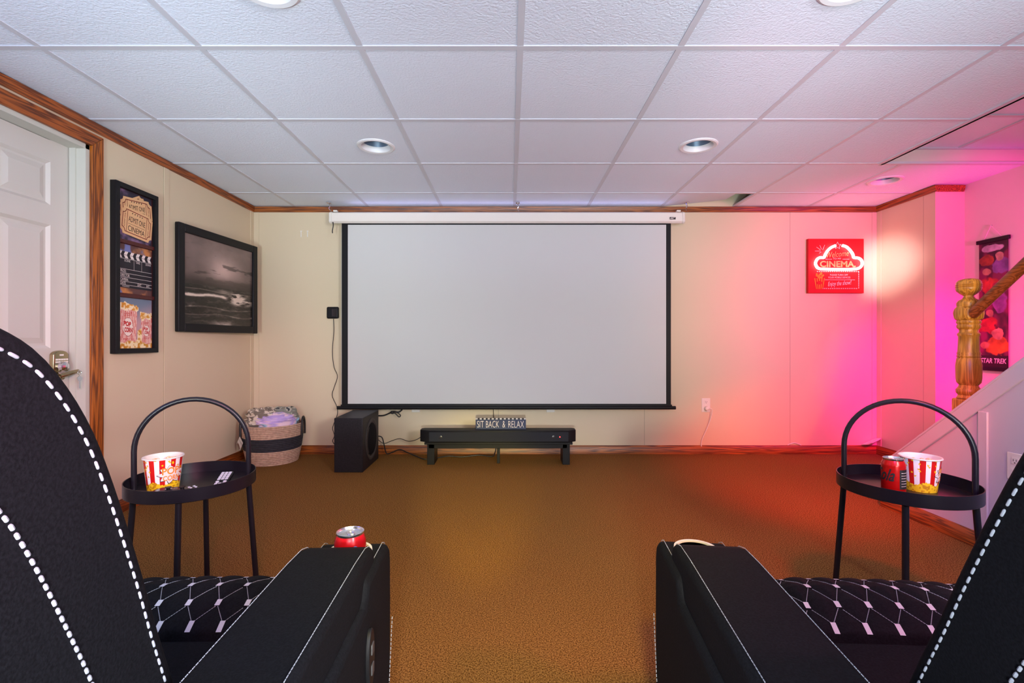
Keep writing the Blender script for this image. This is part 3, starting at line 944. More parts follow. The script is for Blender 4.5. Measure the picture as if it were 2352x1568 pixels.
# tickets
z0_, z1_ = rows3[0]
pa = art_plane(z0_, z1_); AH = z1_ - z0_
n1 = vnoise(70, 60, 4, 4, 4, 1)
img = mix(rgb('2a2638'), rgb('8a6a90'), sstep(.35, .75, n1)); img = mix(img, rgb('b0704a'), sstep(.6, .8, vnoise(70, 60, 3, 3, 3, 2)) * .6)
panel = pa.canvas('print', -AW / 2, AW / 2, -AH / 2, AH / 2, 0, img, M['vc'], fr)
def ticket(cx_, cy_, rot, wt, ht, d, words=True):
    def T(x, y): return (cx_ + x * math.cos(rot) - y * math.sin(rot), cy_ + x * math.sin(rot) + y * math.cos(rot))
    def outline(k):
        w_, h_ = wt / 2 * k, ht / 2 - (wt / 2) * (1 - k)
        n_ = .022
        pts = []
        for (sx, sy, a0) in ((1, 1, PI * 1.5), (-1, 1, 0), (-1, -1, PI / 2), (1, -1, PI)):
            arcp = [(sx * w_ + n_ * math.cos(a), sy * h_ + n_ * math.sin(a)) for a in np.linspace(a0, a0 - PI / 2, 5)]
            pts += arcp
        return pts
    b = MB(); pts = outline(1)
    c0 = T(0, 0)
    vs = [pa.P(*T(x, y), d) for x, y in pts] + [pa.P(*c0, d)]
    n = len(pts)
    b.add(vs, [(i, (i + 1) % n, n) for i in range(n)])
    tk = b.build('ticket_shape', M['cream'], panel, smooth=0)
    b = MB()
    pa.stroke(b, [T(x, y) for x, y in outline(.87)], .004, d + .0004, closed=True)
    for sx in (-1, 1): pa.stroke(b, [T(sx * wt * .30, ht * .40), T(sx * wt * .30, -ht * .40)], .0028, d + .0004)
    b.build('ticket_border', M['maroon'], panel, smooth=0)
    b = MB()
    pa.stroke(b, [T(-wt * .26, -ht * .08), T(wt * .26, -ht * .08)], .0016, d + .0004)
    for k in range(5):
        cc_ = T((k - 2) * .018, ht * .33)
        pa.poly(b, [(cc_[0] + .004 * math.cos(t), cc_[1] + .004 * math.sin(t)) for t in np.linspace(0, 2 * PI, 5, endpoint=False)], d + .0004)
    b.build('ticket_stars', M['ink'], panel, smooth=0)
    a = T(0, ht * .10)
    pa.text('lettering', 'ADMIT ONE', a[0], a[1], wt * .52, ht * .20, d + .0005, M['ink'], panel, rot=rot)
    a = T(0, -ht * .24)
    pa.text('lettering', 'CINEMA', a[0], a[1], wt * .52, ht * .19, d + .0005, M['ink'], panel, rot=rot)
    for sx, rr_ in ((-1, PI / 2), (1, -PI / 2)):
        a = T(sx * wt * .37, 0)
        pa.text('lettering', 'ADMIT ONE', a[0], a[1], ht * .5, .008, d + .0005, M['maroon'], panel, rot=rot + rr_)
ticket(-.022, .036, .5, .225, .125, .0006)
ticket(.010, .044, .10, .232, .130, .0018)
ticket(.006, -.036, -.1, .236, .155, .003)
# clapper
z0_, z1_ = rows3[1]
pa = art_plane(z0_, z1_); AH = z1_ - z0_
n1 = vnoise(70, 60, 3, 3, 4, 11)
img = mix(rgb('5a3a38'), rgb('c8844a'), sstep(.4, .7, n1)); img = mix(img, rgb('7078b0'), sstep(.5, .7, vnoise(70, 60, 3, 3, 3, 12)))
panel = pa.canvas('print', -AW / 2, AW / 2, -AH / 2, AH / 2, 0, img, M['vc'], fr)
b = MB(); pa.poly(b, [(-.118, -.105), (.124, -.105), (.124, .095), (-.118, .095)], .0006); b.build('slate', mat('slate_ink', hx('1c1a24'), .6), panel, smooth=0)
b = MB()
for k in range(6):
    x = -.118 + k * .043
    pa.poly(b, [(x, .095), (x + .022, .095), (x + .012, .077), (x - .010 if k else x, .077)][::1], .001)
    pa.poly(b, [(x - .010 if k else x, .075), (x + .012, .075), (min(x + .022, .124), .058), (x, .058)], .001)
for z in (.055, -.002, -.025, -.048, -.071, -.090):
    pa.stroke(b, [(-.110, z), (.122, z)], .0016, .0012)
pa.stroke(b, [(-.012, .055), (-.012, -.002)], .0014, .0012); pa.stroke(b, [(.045, .055), (.045, -.002)], .0014, .0012)
b.build('slate_lines', M['inkwhite'], panel, smooth=0)
for tx, a, c_, w_, h_ in (('SCENE', -.06, .045, .042, .012), ('TAKE', .016, .045, .032, .012), ('SOUND', .095, .045, .04, .012), ('PROD.', -.088, -.0135, .040, .015), ('DIRECTOR', -.076, -.0365, .064, .015), ('CAMERA', -.081, -.0595, .054, .015), ('DATE', -.090, -.0805, .036, .013), ('EXT.', .03, -.0805, .030, .013), ('INT.', .095, -.0805, .026, .013), ('PRODUCED BY', -.07, -.0975, .05, .006)):
    pa.text('lettering', tx, a, c_, w_, h_, .0012, M['inkwhite'], panel)
# popcorn boxes
z0_, z1_ = rows3[2]
pa = art_plane(z0_, z1_); AH = z1_ - z0_
NY, NX = 110, 100
yy, xx = np.mgrid[0:NY, 0:NX]; yy = yy / NY; xx = xx / NX
img = mix(rgb('6e7f94'), rgb('c09aa0'), sstep(.1, .55, yy + .3 * (xx - .5)))
pcn = vnoise(NY, NX, 16, 14, 2, 31)
popc = mix(rgb('c8861e'), rgb('f4e2b8'), sstep(.3, .6, pcn))
def area(m_, c_): 
    global img
    img = np.where(m_[..., None], c_, img)
edge = (vnoise(NY, NX, 10, 10, 2, 33) - .5) * .12
area((yy > .80 + edge) | ((xx > .55) & (yy > .62 + edge) & (xx < .75)) | ((xx < .08) & (yy > .6)), popc)
for (bx_, wb_, yt_, yb_) in ((.28, .27, .19, .86), (.83, .17, .36, .90)):
    wv = wb_ - (yy - yt_) * .06
    inb = (abs(xx - bx_) < wv) & (yy > yt_) & (yy < yb_ + edge * .6)
    stv = (np.sin((xx - bx_) / wv * wb_ * 170) > 0).astype(float)
    area(inb, mix(rgb('f2d8cc'), rgb('cf4a40'), stv * .85))
    cap = (abs(xx - bx_) < wb_ * 1.12) & (yy > yt_ - .12 + edge + abs(xx - bx_) * .25) & (yy < yt_ + .05 + edge)
    area(cap, mix(rgb('d8922e'), rgb('f8e8c4'), sstep(.25, .5, pcn)))
    cy_ = yt_ + (.38 if bx_ < .5 else .28); rx, ry = wb_ * .52, wb_ * .66
    el = ((xx - bx_) / rx) ** 2 + ((yy - cy_) / ry) ** 2
    area(el < 1.12, rgb('a02020')); area(el < 1, rgb('f4e4da'))
panel = pa.canvas('print', -AW / 2, AW / 2, -AH / 2, AH / 2, 0, img, M['vc'], fr)
for (bx_, wb_, yt_) in ((.28, .27, .19), (.83, .17, .36)):
    X = (bx_ - .5) * AW; cy_ = yt_ + (.38 if bx_ < .5 else .28)
    pa.text('lettering', 'POP', X - .004, (.5 - cy_ + .055 * wb_ / .27) * AH, wb_ * .42 * 2 * AW * .9, .026 * wb_ / .25, .0006, M['redink'], panel, bold=.05, rot=-.15)
    pa.text('lettering', 'CORN', X + .003, (.5 - cy_ - .065 * wb_ / .27) * AH, wb_ * .46 * 2 * AW * .9, .026 * wb_ / .25, .0006, M['redink'], panel, bold=.05, rot=-.05)
    pa.text('lettering', 'fresh', X, (.5 - cy_ + .26 * wb_ / .27) * AH, wb_ * AW * .85, .026 * wb_ / .25, .0006, M['redink'], panel, shear=.3, rot=.1)
    pa.text('lettering', 'MUNCH', X, (.5 - cy_ - .25 * wb_ / .27) * AH, wb_ * AW * 1.0, .012, .0006, M['redink'], panel)

# ================================================================== SEASCAPE
g0 = Vector((-2.100, 3.09, 0)); g1_ = Vector((-2.035, 3.93, 0))
uu = (g1_ - g0).normalized(); L = (g1_ - g0).length
se = empty('seascape_painting', (g0.x, g0.y, 1.35), 0, 'black framed monochrome painting of breaking waves under a moonlit sky', 'painting')
pl = Plane((0, 0, 0), uu, (0, 0, 1))
hz0, hz1 = 1.00 - 1.35, 1.70 - 1.35
b = MB()
fw = .055
for a0, a1, b0, b1 in ((0, fw, hz0, hz1), (L - fw, L, hz0, hz1), (fw, L - fw, hz1 - fw, hz1), (fw, L - fw, hz0, hz0 + fw)):
    pl.slab(b, a0, a1, b0, b1, -.03, 0)
b.build('frame', M['black'], se, bevel=.006)
b = MB(); pl.slab(b, fw * .6, L - fw * .6, hz0 + .03, hz1 - .03, -.028, -.016); b.build('back_board', M['mahog'], se)
NY, NX = 190, 230
yy, xx = np.mgrid[0:NY, 0:NX]; yy = yy / NY; xx = xx / NX
n1 = vnoise(NY, NX, 5, 4, 5, 41); n2 = vnoise(NY, NX, 16, 4, 4, 42); n3 = vnoise(NY, NX, 40, 12, 3, 43)
glow = np.exp(-(((xx - .55) / .22) ** 2 + ((yy - .33) / .16) ** 2))
sky = .40 + .14 * (1 - yy * 1.6) + .42 * glow + .18 * (n1 - .5)
cl = sstep(.56, .70, n2) * np.exp(-((yy - .30) / .17) ** 2)
sky = sky * (1 - .45 * cl)
sky = sky * (1 - .55 * sstep(.40, .54, yy))
sea = .11 + .12 * (n3 - .3) + .10 * np.sin(yy * 70 + n1 * 16) * (n3 > .5)
def crest(y0, amp, wd, a, ph, x0=0, x1=1):
    yc = y0 + amp * np.sin(xx * 9 + ph) + (n1 - .5) * .03
    return a * np.exp(-((yy - yc) / wd) ** 2) * sstep(x0 - .05, x0 + .05, xx) * (1 - sstep(x1 - .05, x1 + .05, xx)) * (.5 + n3)
sea += crest(.66, .012, .016, 1.1, 1, 0, .58) + crest(.60, .006, .006, .3, 3) + crest(.80, .01, .007, .3, 2) + crest(.88, .012, .007, .28, .5)
sea += .45 * np.exp(-(((xx - .53) / .10) ** 2 + ((yy - .585) / .025) ** 2))
sea += .55 * np.exp(-(((xx - .55) / .14) ** 2 + ((yy - .975) / .03) ** 2)) * (.5 + n3)
sp = np.exp(-(((xx - .74) / .10) ** 2 + ((yy - .66) / .085) ** 2)) * sstep(.42, .62, n3 + .2 * n1)
sp2 = np.exp(-(((xx - .90) / .10) ** 2 + ((yy - .68) / .05) ** 2)) * sstep(.45, .7, n3)
sea += 1.1 * sp + .7 * sp2 - .12 * np.exp(-(((xx - .8) / .2) ** 2 + ((yy - .77) / .04) ** 2))
lum = np.where(yy < .545 - .0 * xx, sky + .6 * sp * (yy > .5), sea)
lum = np.where((sp > .25) & (yy < .56), .55, lum)
lum = np.clip(lum, .03, .95)
img = mix(rgb('0a0706'), rgb('e8d8c8'), lum)
img = np.where((yy < .54)[..., None], img * np.array([1.0, .93, .96]), img)
pl.canvas('painted_canvas', fw - .004, L - fw + .004, hz0 + fw - .004, hz1 - fw + .004, -.015, img, M['vcg'], se)

# ================================================================== SCROLL POSTER on the stair wall
yA, yB = 3.385, 3.185
pt, pb = H + 232 * 3.285 / F, H - 64 * 3.285 / F
po = empty('scroll_poster', (XS, 3.285, 1.3), 0, 'narrow hanging scroll poster in red tones behind the newel post', 'poster')
pl = Plane((-.006, 0, 0), (0, -1, 0), (0, 0, 1))
pw_ = (yA - yB) / 2; t0, t1 = pb - 1.3, pt - 1.3
NY, NX = 200, 44
yy, xx = np.mgrid[0:NY, 0:NX]; yy = yy / NY; xx = xx / NX
n1 = vnoise(NY, NX, 14, 3, 4, 51); n2 = vnoise(NY, NX, 7, 2, 3, 52)
img = mix(rgb('2a0a20'), rgb('7a1a4a'), sstep(.4, .7, n2))
def blob(cx_, cy_, rx, ry, c_):
    global img
    e = ((xx - cx_) / rx) ** 2 + ((yy - cy_) / ry) ** 2 + (n1 - .5) * 2.2 + (n2 - .5) * 1.2
    img = mix(img, rgb(c_) * (.55 + .8 * n1[..., None]), 1 - sstep(.7, 1.15, e))
blob(.45, .05, .4, .025, 'c8b8c8'); blob(.75, .20, .3, .075, '8a5aa8'); blob(.3, .14, .25, .04, 'b0482a'); blob(.3, .33, .42, .07, 'b03028')
blob(.25, .235, .16, .035, 'c08a70'); blob(.7, .12, .14, .032, 'c89a88'); blob(.7, .48, .33, .08, '8a4a9a'); blob(.3, .66, .42, .06, 'b02828')
blob(.35, .56, .15, .035, 'a0705a'); blob(.7, .83, .42, .07, 'd8741e'); blob(.65, .725, .17, .042, 'd8a07a'); blob(.2, .82, .16, .025, 'c88a60')
img = np.where((yy > .90)[..., None], rgb('1a0510'), img)
pl.canvas('poster_sheet', -pw_, pw_, t0 + .01, t1 - .01, .001, img, M['vc'], po)
for z in (t0, t1):
    b = MB(); pl.slab(b, -pw_ - .012, pw_ + .012, z - .013, z + .013, -.003, .012); b.build('rail', M['black'], po, bevel=.003)
pl.text('lettering', 'STAR TREK', 0, t0 + .055, pw_ * 1.75, .034, .0016, M['inkwhite'], po, shear=.15, bold=.02)
b = MB().tube([pl.P(-pw_ * .62, t1 + .01, .005), pl.P(-.01, t1 + .10, .006), pl.P(pw_ * .62, t1 + .01, .005)], .0016, 6)
b.build('hanging_cord', M['white'], po)
MB().lathe([(0, .0), (.005, .0), (.005, -.006), (0, -.008)], tuple(pl.P(-.01, t1 + .10, 0)), 10, axis=0).build('nail', M['chrome'], po)

# ================================================================== NEWEL AND HANDRAIL
nx_, ny_ = 2.272, 2.41
nw = empty('newel_post', (nx_, ny_, .193), 0, 'turned oak newel post with ball top at the foot of the stairs', 'newel post')
def zz(py): return H - (py - 783) * 2.41 / F
b = MB().box(nx_ - .047, nx_ + .047, ny_ - .047, ny_ + .047, .193, zz(915))
P_(b, 'square_base', M['newel'], nw, (nx_, ny_, .193), bevel=.01, seg=3)
prof = [(.047, 914), (.040, 907), (.048, 902), (.049, 895), (.040, 889), (.036, 884), (.046, 878), (.049, 868), (.050, 840), (.046, 824), (.043, 821), (.046, 818), (.043, 815), (.045, 811), (.042, 808), (.040, 790), (.039, 773), (.043, 769), (.043, 766), (.036, 762), (.036, 757), (.044, 753), (.046, 748), (.042, 744), (.047, 741), (.047, 738), (.044, 735)]
P_(MB().lathe([(r_, zz(y_)) for r_, y_ in prof], (nx_, ny_, 0), 40), 'turned_shaft', M['newel'], nw, (nx_, ny_, .193))
b = MB().box(nx_ - .045, nx_ + .045, ny_ - .045, ny_ + .045, zz(736), zz(704))
P_(b, 'rail_block', M['newel'], nw, (nx_, ny_, .193), bevel=.02, seg=5)
P_(MB().lathe([(0, -.052), (.03, -.05), (.036, -.045), (.03, -.035), (.03, .035), (.036, .045), (.03, .05), (0, .052)], (nx_, ny_, zz(719)), 30, axis=0), 'rosette', M['newel'], nw, (nx_, ny_, .193))
prof = [(.044, 705), (.046, 700), (.046, 695), (.040, 690), (.026, 686), (.020, 681), (.020, 679), (.034, 674), (.046, 668), (.050, 662), (.0485, 660), (.051, 658), (.0485, 656), (.051, 654), (.0485, 652), (.048, 648), (.038, 642.5), (.02, 640), (0, 639.5)]
P_(MB().lathe([(r_, zz(y_)) for r_, y_ in prof], (nx_, ny_, 0), 40), 'ball_top', M['newel'], nw, (nx_, ny_, .193))
hr = empty('handrail', (nx_ - .0, 2.36, 1.09), 0, 'round red-brown wooden handrail climbing from the newel post', 'handrail')
h0 = Vector((nx_ - .02, 2.36, H + 66 * 2.36 / F)); h1 = h0 + Vector((0, -1.6, 1.6 * .84))
b = MB()
oct_ = [(.026 * math.cos(a), .03 * math.sin(a)) for a in np.linspace(0, 2 * PI, 20, endpoint=False)]
b.prism([(x + h0.x, z) for x, z in oct_], 1, 0, 1)
b.v = [(x, h0.y + (h1.y - h0.y) * y, z + h0.z + (h1.z - h0.z) * y) for x, y, z in b.v]
P_(b, 'rail', M['rail'], hr, tuple(hr.location))

# ================================================================== SIDE TABLES
def side_table(x, y, ang, label):
    t = empty('side_table', (x, y, 0), ang, label, 'side table', 'black tray side tables')
    r = .195
    MB().lathe([(0, .432), (r - .003, .432), (r, .434), (r, .475), (r - .0025, .475), (r - .0025, .437), (0, .437)], n=64).build('tray', M['blackmetal'], t)
    hs = .172
    arch = [(-hs, 0, .438), (-hs, 0, .50), (-hs, 0, .565)] + [(-hs * math.cos(a), 0, .565 + hs * math.sin(a)) for a in np.linspace(0.12, PI - .12, 26)] + [(hs, 0, .565), (hs, 0, .50), (hs, 0, .438)]
    MB().tube(arch, .0085, 14).build('handle', M['blackmetal'], t)
    for k in range(4):
        a = k * PI / 2
        c_, s_ = math.cos(a), math.sin(a)
        MB().tube([(hs * c_, hs * s_, .434), ((hs + .03) * c_, (hs + .03) * s_, 0)], .0095, 12).build('leg', M['blackmetal'], t)
    return t
side_table(-1.106, 1.70, R(20), 'round black tray table with arched handle beside the left recliner')
side_table(1.341, 1.65, R(-39), 'round black tray table with arched handle beside the right recliner')

# ---- popcorn tubs
def tub(x, y, z, face, label, seed):
    """face: direction (angle) the POP CORN lettering looks to"""
    t = empty('popcorn_tub', (x, y, z), 0, label, 'popcorn tub', 'striped popcorn tubs')
    hgt, r0, r1 = .112, .045, .0575
    n, m_ = 256, 84
    r_ = np.random.RandomState(seed)
    th = (np.arange(n) + .5) / n * 2 * PI; hh = (np.arange(m_) + .5) / m_
    T_, Hh = np.meshgrid(th, hh)
    st_ = np.sin(T_ * 11) > 0
    img = np.where(st_[..., None], rgb('c81a18'), rgb('f2eeee'))
    for k in range(70):
        a, h_ = r_.rand() * 2 * PI, .3 + .68 * r_.rand()
        da = (T_ - a + PI) % (2 * PI) - PI
        e = (da * .05 / .0026) ** 2 + ((Hh - h_) * .112 / .0026) ** 2
        e = e * (1 + .35 * np.sin(3 * np.arctan2(Hh - h_, da * .5) + k))
        img = np.where((e < 1)[..., None], rgb('f0c81e'), img)
        img = np.where(((e > .82) & (e < 1.1))[..., None], rgb('c8961a'), img)
    top = .24 + .05 * np.sin(T_ * 5 + seed) + .03 * np.abs(np.sin(T_ * 17))
    nn = vnoise(m_, n, 22, 60, 1, seed)
    img = np.where((Hh < top)[..., None], mix(rgb('c89414'), rgb('f4d628'), sstep(.3, .42, nn)), img)
    vs = []; fs = []
    for j in range(m_ + 1):
        q = j / m_; rr_ = r0 + (r1 - r0) * q
        for k in range(n):
            a = 2 * PI * k / n
            vs.append((rr_ * math.cos(a), rr_ * math.sin(a), hgt * q))
    for j in range(m_):
        for k in range(n):
            fs.append((j * n + k, j * n + (k + 1) % n, (j + 1) * n + (k + 1) % n, (j + 1) * n + k))
    paint_faces('tub_wall', vs, fs, img.reshape(-1, 3), M['vcg'], t, smooth=1)
    MB().lathe([(0, .002), (r0 - .002, .002), (r1 - .003, hgt - .002), (r1 - .002, hgt + .001), (r1 + .002, hgt + .001), (r1 + .003, hgt - .002), (r1 + .001, hgt - .004), (r1 - .001, hgt - .003)], n=64, cap=False).build('inner_liner', M['white'], t)
    def wrap(vs2, fs2, hc, d, m, name, ac=0):
        out = []
        for x_, y_ in vs2:
            q = (hc + y_) / hgt; rr_ = r0 + (r1 - r0) * q + d
            a = face + ac + x_ / .051
            out.append((rr_ * math.cos(a), rr_ * math.sin(a), hc + y_))
        MB().add(out, fs2).build(name, m, t, smooth=0)
    def fan(spikes, rx, ry, ro):
        pts = [(0, 0)]
        N_ = spikes * 8
        for k in range(N_):
            a = 2 * PI * k / N_
            q = 1 - ro * abs((k % 8) - 4) / 4
            pts.append((rx * q * math.cos(a), ry * q * math.sin(a)))
        # subdivided fan so that it follows the wall
        vs2 = []; fs2 = []
        for ring in range(1, 6):
            for p in pts[1:]:
                vs2.append((p[0] * ring / 5, p[1] * ring / 5))
        vs2.append((0, 0)); c_ = len(vs2) - 1
        for k in range(N_):
            fs2.append((c_, k, (k + 1) % N_))
            for ring in range(4):
                fs2.append((ring * N_ + k, (ring + 1) * N_ + k, (ring + 1) * N_ + (k + 1) % N_, ring * N_ + (k + 1) % N_))
        return vs2, fs2
    v2, f2 = fan(9, .041, .031, .35); wrap([(a * 1.06 , b_ * 1.06 - .001) for a, b_ in v2], f2, .058, .0004, M['ink'], 'starburst_shadow')
    wrap(v2, f2, .058, .0009, M['inkwhite'], 'starburst')
    v2, f2 = fine_text('POP!', .054, .024, bold=.02); wrap(v2, f2, .070, .0018, M['orange'], 'lettering')
    v2, f2 = fine_text('CORN', .050, .017, bold=.02); wrap(v2, f2, .046, .0018, M['orange'], 'lettering')
    b = MB()
    rr2 = random.Random(seed)
    for k in range(16):
        a = rr2.random() * 2 * PI; q = .038 * math.sqrt(rr2.random())
        for s in range(3):
            cx_, cy_, cz_ = q * math.cos(a) + rr2.uniform(-.005, .005), q * math.sin(a) + rr2.uniform(-.005, .005), hgt - .022 + rr2.uniform(-.004, .01)
            b.lathe([(0, -.006), (.005, -.003), (.006, .001), (.004, .005), (0, .006)], (cx_, cy_, cz_), 8)
    b.lathe([(0, .075), (.0475, .075), (.049, .088), (0, .092)], (0, 0, 0), 24)
    o = b.build('popcorn', mat('popped_corn', hx('efe6cf'), .8, noise=(160, hx('e8c878'), 2)), None, loc=(x, y, z))
    tag(o, 'white popped corn lying inside ' + ('the left striped tub' if x < 0 else 'the right striped tub'), 'popcorn', None, 'stuff')
    return t
TF = .4375
tub(-1.178, 1.655, TF, R(-28), 'red and white striped popcorn tub on the left tray table', 3)
tub(1.392, 1.652, TF, R(-38), 'red and white striped popcorn tub on the right tray table', 5)

# ---- cans
def can(x, y, z, face, bodyc, label, kind):
    t = empty('soda_can', (x, y, z), 0, label, 'soda can')
    red = mat('can_lacquer', bodyc, .25, .35)
    MB().lathe([(0, .003), (.022, .002), (.026, 0), (.0325, .008), (.033, .012), (.033, .098), (.0325, .103), (.0275, .116)], n=48).build('body', red, t, smooth=60)
    MB().lathe([(.0275, .1155), (.0288, .118), (.0288, .121), (.0275, .1215), (.0265, .120), (.0255, .1165), (0, .1165)], n=48).build('lid', M['silver'], t)
    ring = [(.009 * math.cos(a) + .004, .007 * math.sin(a), .1178) for a in np.linspace(0, 2 * PI, 16, endpoint=False)]
    MB().tube(ring, .0013, 6, closed=True).box(-.010, -.003, -.005, .005, .1168, .1182).build('pull_tab', M['silver'], t).rotation_euler.z = face + .4
    def wrap(v2, f2, hc, m, name, ac=0, d=.0004):
        MB().add([((.033 + d) * math.cos(face + ac + x_ / .033), (.033 + d) * math.sin(face + ac + x_ / .033), hc + y_) for x_, y_ in v2], f2).build(name, m, t, smooth=0)
    def gridrect(w_, h_, n_=12):
        v2 = [((i / n_ - .5) * w_, (j - .5) * h_) for j in (0, 1) for i in range(n_ + 1)]
        return v2, [(i, i + 1, n_ + 2 + i, n_ + 1 + i) for i in range(n_)]
    if kind == 'script':
        v2, f2 = fine_text('Coca-Cola', .150, .040, shear=.45, bold=.02)
        wrap(v2, f2, .070, M['ink'], 'lettering', -2.15)
        v2, f2 = gridrect(.032, .062); wrap(v2, f2, .058, M['ink'], 'facts_panel', .98)
        for k in range(6):
            v2, f2 = gridrect(.022, .0012, 8); wrap(v2, f2, .036 + k * .0085, M['inkwhite'], 'facts_line', .98, .0007)
    else:
        sw_ = []
        pts = [(-.012, -.016), (-.008, -.004), (.0, .004), (.007, .002), (.006, -.006), (-.004, -.014)]
        c3 = spline([(p[0], p[1], 0) for p in pts], 5)
        v2 = []; f2 = []
        for i, p in enumerate(c3):
            q = c3[min(i + 1, len(c3) - 1)] - c3[max(i - 1, 0)]; q.normalize(); n2_ = Vector((-q.y, q.x, 0)) * .0012
            v2 += [tuple((p + n2_)[:2]), tuple((p - n2_)[:2])]
        f2 = [(2 * i, 2 * i + 1, 2 * i + 3, 2 * i + 2) for i in range(len(c3) - 1)]
        wrap(v2, f2, .094, mat('blue_ink', hx('3a78e0'), .4), 'logo')
    return t
can(1.2545, 1.592, TF, R(-128), hx('c01010'), 'red soda can with black script beside the right popcorn tub', 'script')

# ---- remote and controller on the left tray
rm = empty('remote_control', (-.985, 1.668, TF + .013), R(-2), 'slim black remote with pale keys propped on the left tray', 'remote control')
rm.rotation_euler = (R(13), R(0), R(14))
rm.scale = (.95, .86, 1)
MB().box(-.021, .021, -.075, .075, 0, .014).build('body', M['black'], rm, bevel=.004)
for j in range(8):
    for i in range(3):
        if j == 3:
            if i == 1: continue
            MB().lathe([(.006, .014), (.006, .0165), (.0035, .017), (.0035, .0145)], (-.012 + i * .012, -.012, 0), 14).build('button', M['whitepatch'], rm)
            continue
        MB().box(-.0175 + i * .0122, -.0075 + i * .0122, -.062 + j * .0165, -.0495 + j * .0165 - (.006 if j == 2 else 0), .014, .0165).build('button', M['whitepatch'], rm, bevel=.001)
gc = empty('game_controller', (-1.085, 1.580, TF), R(8), 'glossy black game controller lying in front of the left popcorn tub', 'game controller')
gc.scale = (.95, .95, .62)
gl = mat('gloss_black_plastic', (.01, .01, .02), .12)
prof = []
b = MB()
out = [(-.072, -.035), (-.062, -.045), (-.048, -.038), (-.03, -.012), (.03, -.012), (.048, -.038), (.062, -.045), (.072, -.035), (.074, -.005), (.062, .028), (.035, .036), (-.035, .036), (-.062, .028), (-.074, -.005)]
sp_ = spline([(a, c_, 0) for a, c_ in out], 4, closed=True)
b.prism([(p.x, p.y) for p in sp_], 2, .006, .036)
b.build('shell', gl, gc, bevel=.010, seg=4)
for sx in (-.022, .022):
    MB().lathe([(.006, .034), (.006, .044), (.010, .046), (.010, .049), (0, .048)], (sx, -.002, 0), 18).build('thumbstick', M['black'], gc)
for k in range(4):
    a = k * PI / 2
    MB().lathe([(.0042, .034), (.0042, .039), (0, .0395)], (.046 + .011 * math.cos(a), .016 + .011 * math.sin(a), 0), 12).build('face_button', M['whitepatch'], gc)

# ================================================================== BASKET AND BLANKETS
BX, BY = -1.858, 3.82
bk = empty('rope_basket', (BX, BY, 0), 0, 'round woven rope basket with dark middle band in the left corner', 'basket')
def rope_mat(name, c1, c2):
    m = mat(name, c1, .85, noise=(55, c2, 3))
    nt = m.node_tree; b_ = nt.nodes['Principled BSDF']
    return m
ropeA = rope_mat('pale_rope', hx('c9aa92'), hx('b0927c'))
ropeB = rope_mat('charcoal_rope', hx('33333a'), hx('26262c'))
def rbt(z): return .176 + .038 * math.sin(min(1, z / .26) * PI / 2)
b = MB()
n = 56
for k in range(22):
    z = .007 + k * .0136
    b.m = 1 if 8 <= k < 15 else 0
    r_ = rbt(z)
    pts = [(r_ + .0078 * math.cos(a), z + .0078 * math.sin(a)) for a in np.linspace(0, 2 * PI, 8, endpoint=False)]
    b.lathe(pts, (0, 0, 0), n, close=True)
b.m = 0
b.lathe([(0, .004), (.17, .004), (.178, .012), (0, .012)], (0, 0, 0), n)
b.build('woven_body', [ropeA, ropeB], bk)
for ang, hgt in ((R(205), .115), (R(12), .105)):
    cth, sth = math.cos(ang), math.sin(ang)
    pts = []
    for a in np.linspace(0, PI, 12):
        tt = -.052 * math.cos(a); r_ = .222
        pts.append((r_ * cth - tt * sth, r_ * sth + tt * cth, .235 + hgt * math.sin(a) ** .8))
    pts = [(pts[0][0], pts[0][1], .20)] + pts + [(pts[-1][0], pts[-1][1], .20)]
    MB().tube(pts, .009, 10).build('handle', mat('black_leather', (.014, .012, .012), .5), bk)
tg = Plane((-.165, -.175, .165), (.72, -.62, 0), (0, 0, 1))
b = MB()
vsq = [(-.055, .0), (.0, .06), (.06, .02), (.005, -.045)]
b.add([tg.P(a, c_, 0) for a, c_ in vsq] + [tg.P(a, c_, -.001) for a, c_ in vsq], [(0, 1, 2, 3), (7, 6, 5, 4), (0, 4, 5, 1), (1, 5, 6, 2), (2, 6, 7, 3), (3, 7, 4, 0)])
tgo = b.build('price_tag', M['white'], bk, smooth=0)
b = MB()
for k in range(3): tg.stroke(b, [(-.005 + k * .006, .035 - k * .004), (.035 + k * .004, .010 - k * .006)], .0018, .0006)
b.build('tag_print', M['ink'], tgo, smooth=0)
b = MB(); tg.stroke(b, [(-.04, .0), (-.02, -.01), (-.002, -.03)], .022, .0005); b.build('tag_picture', mat('brown_print', hx('8a7060'), .6), tgo, smooth=0)

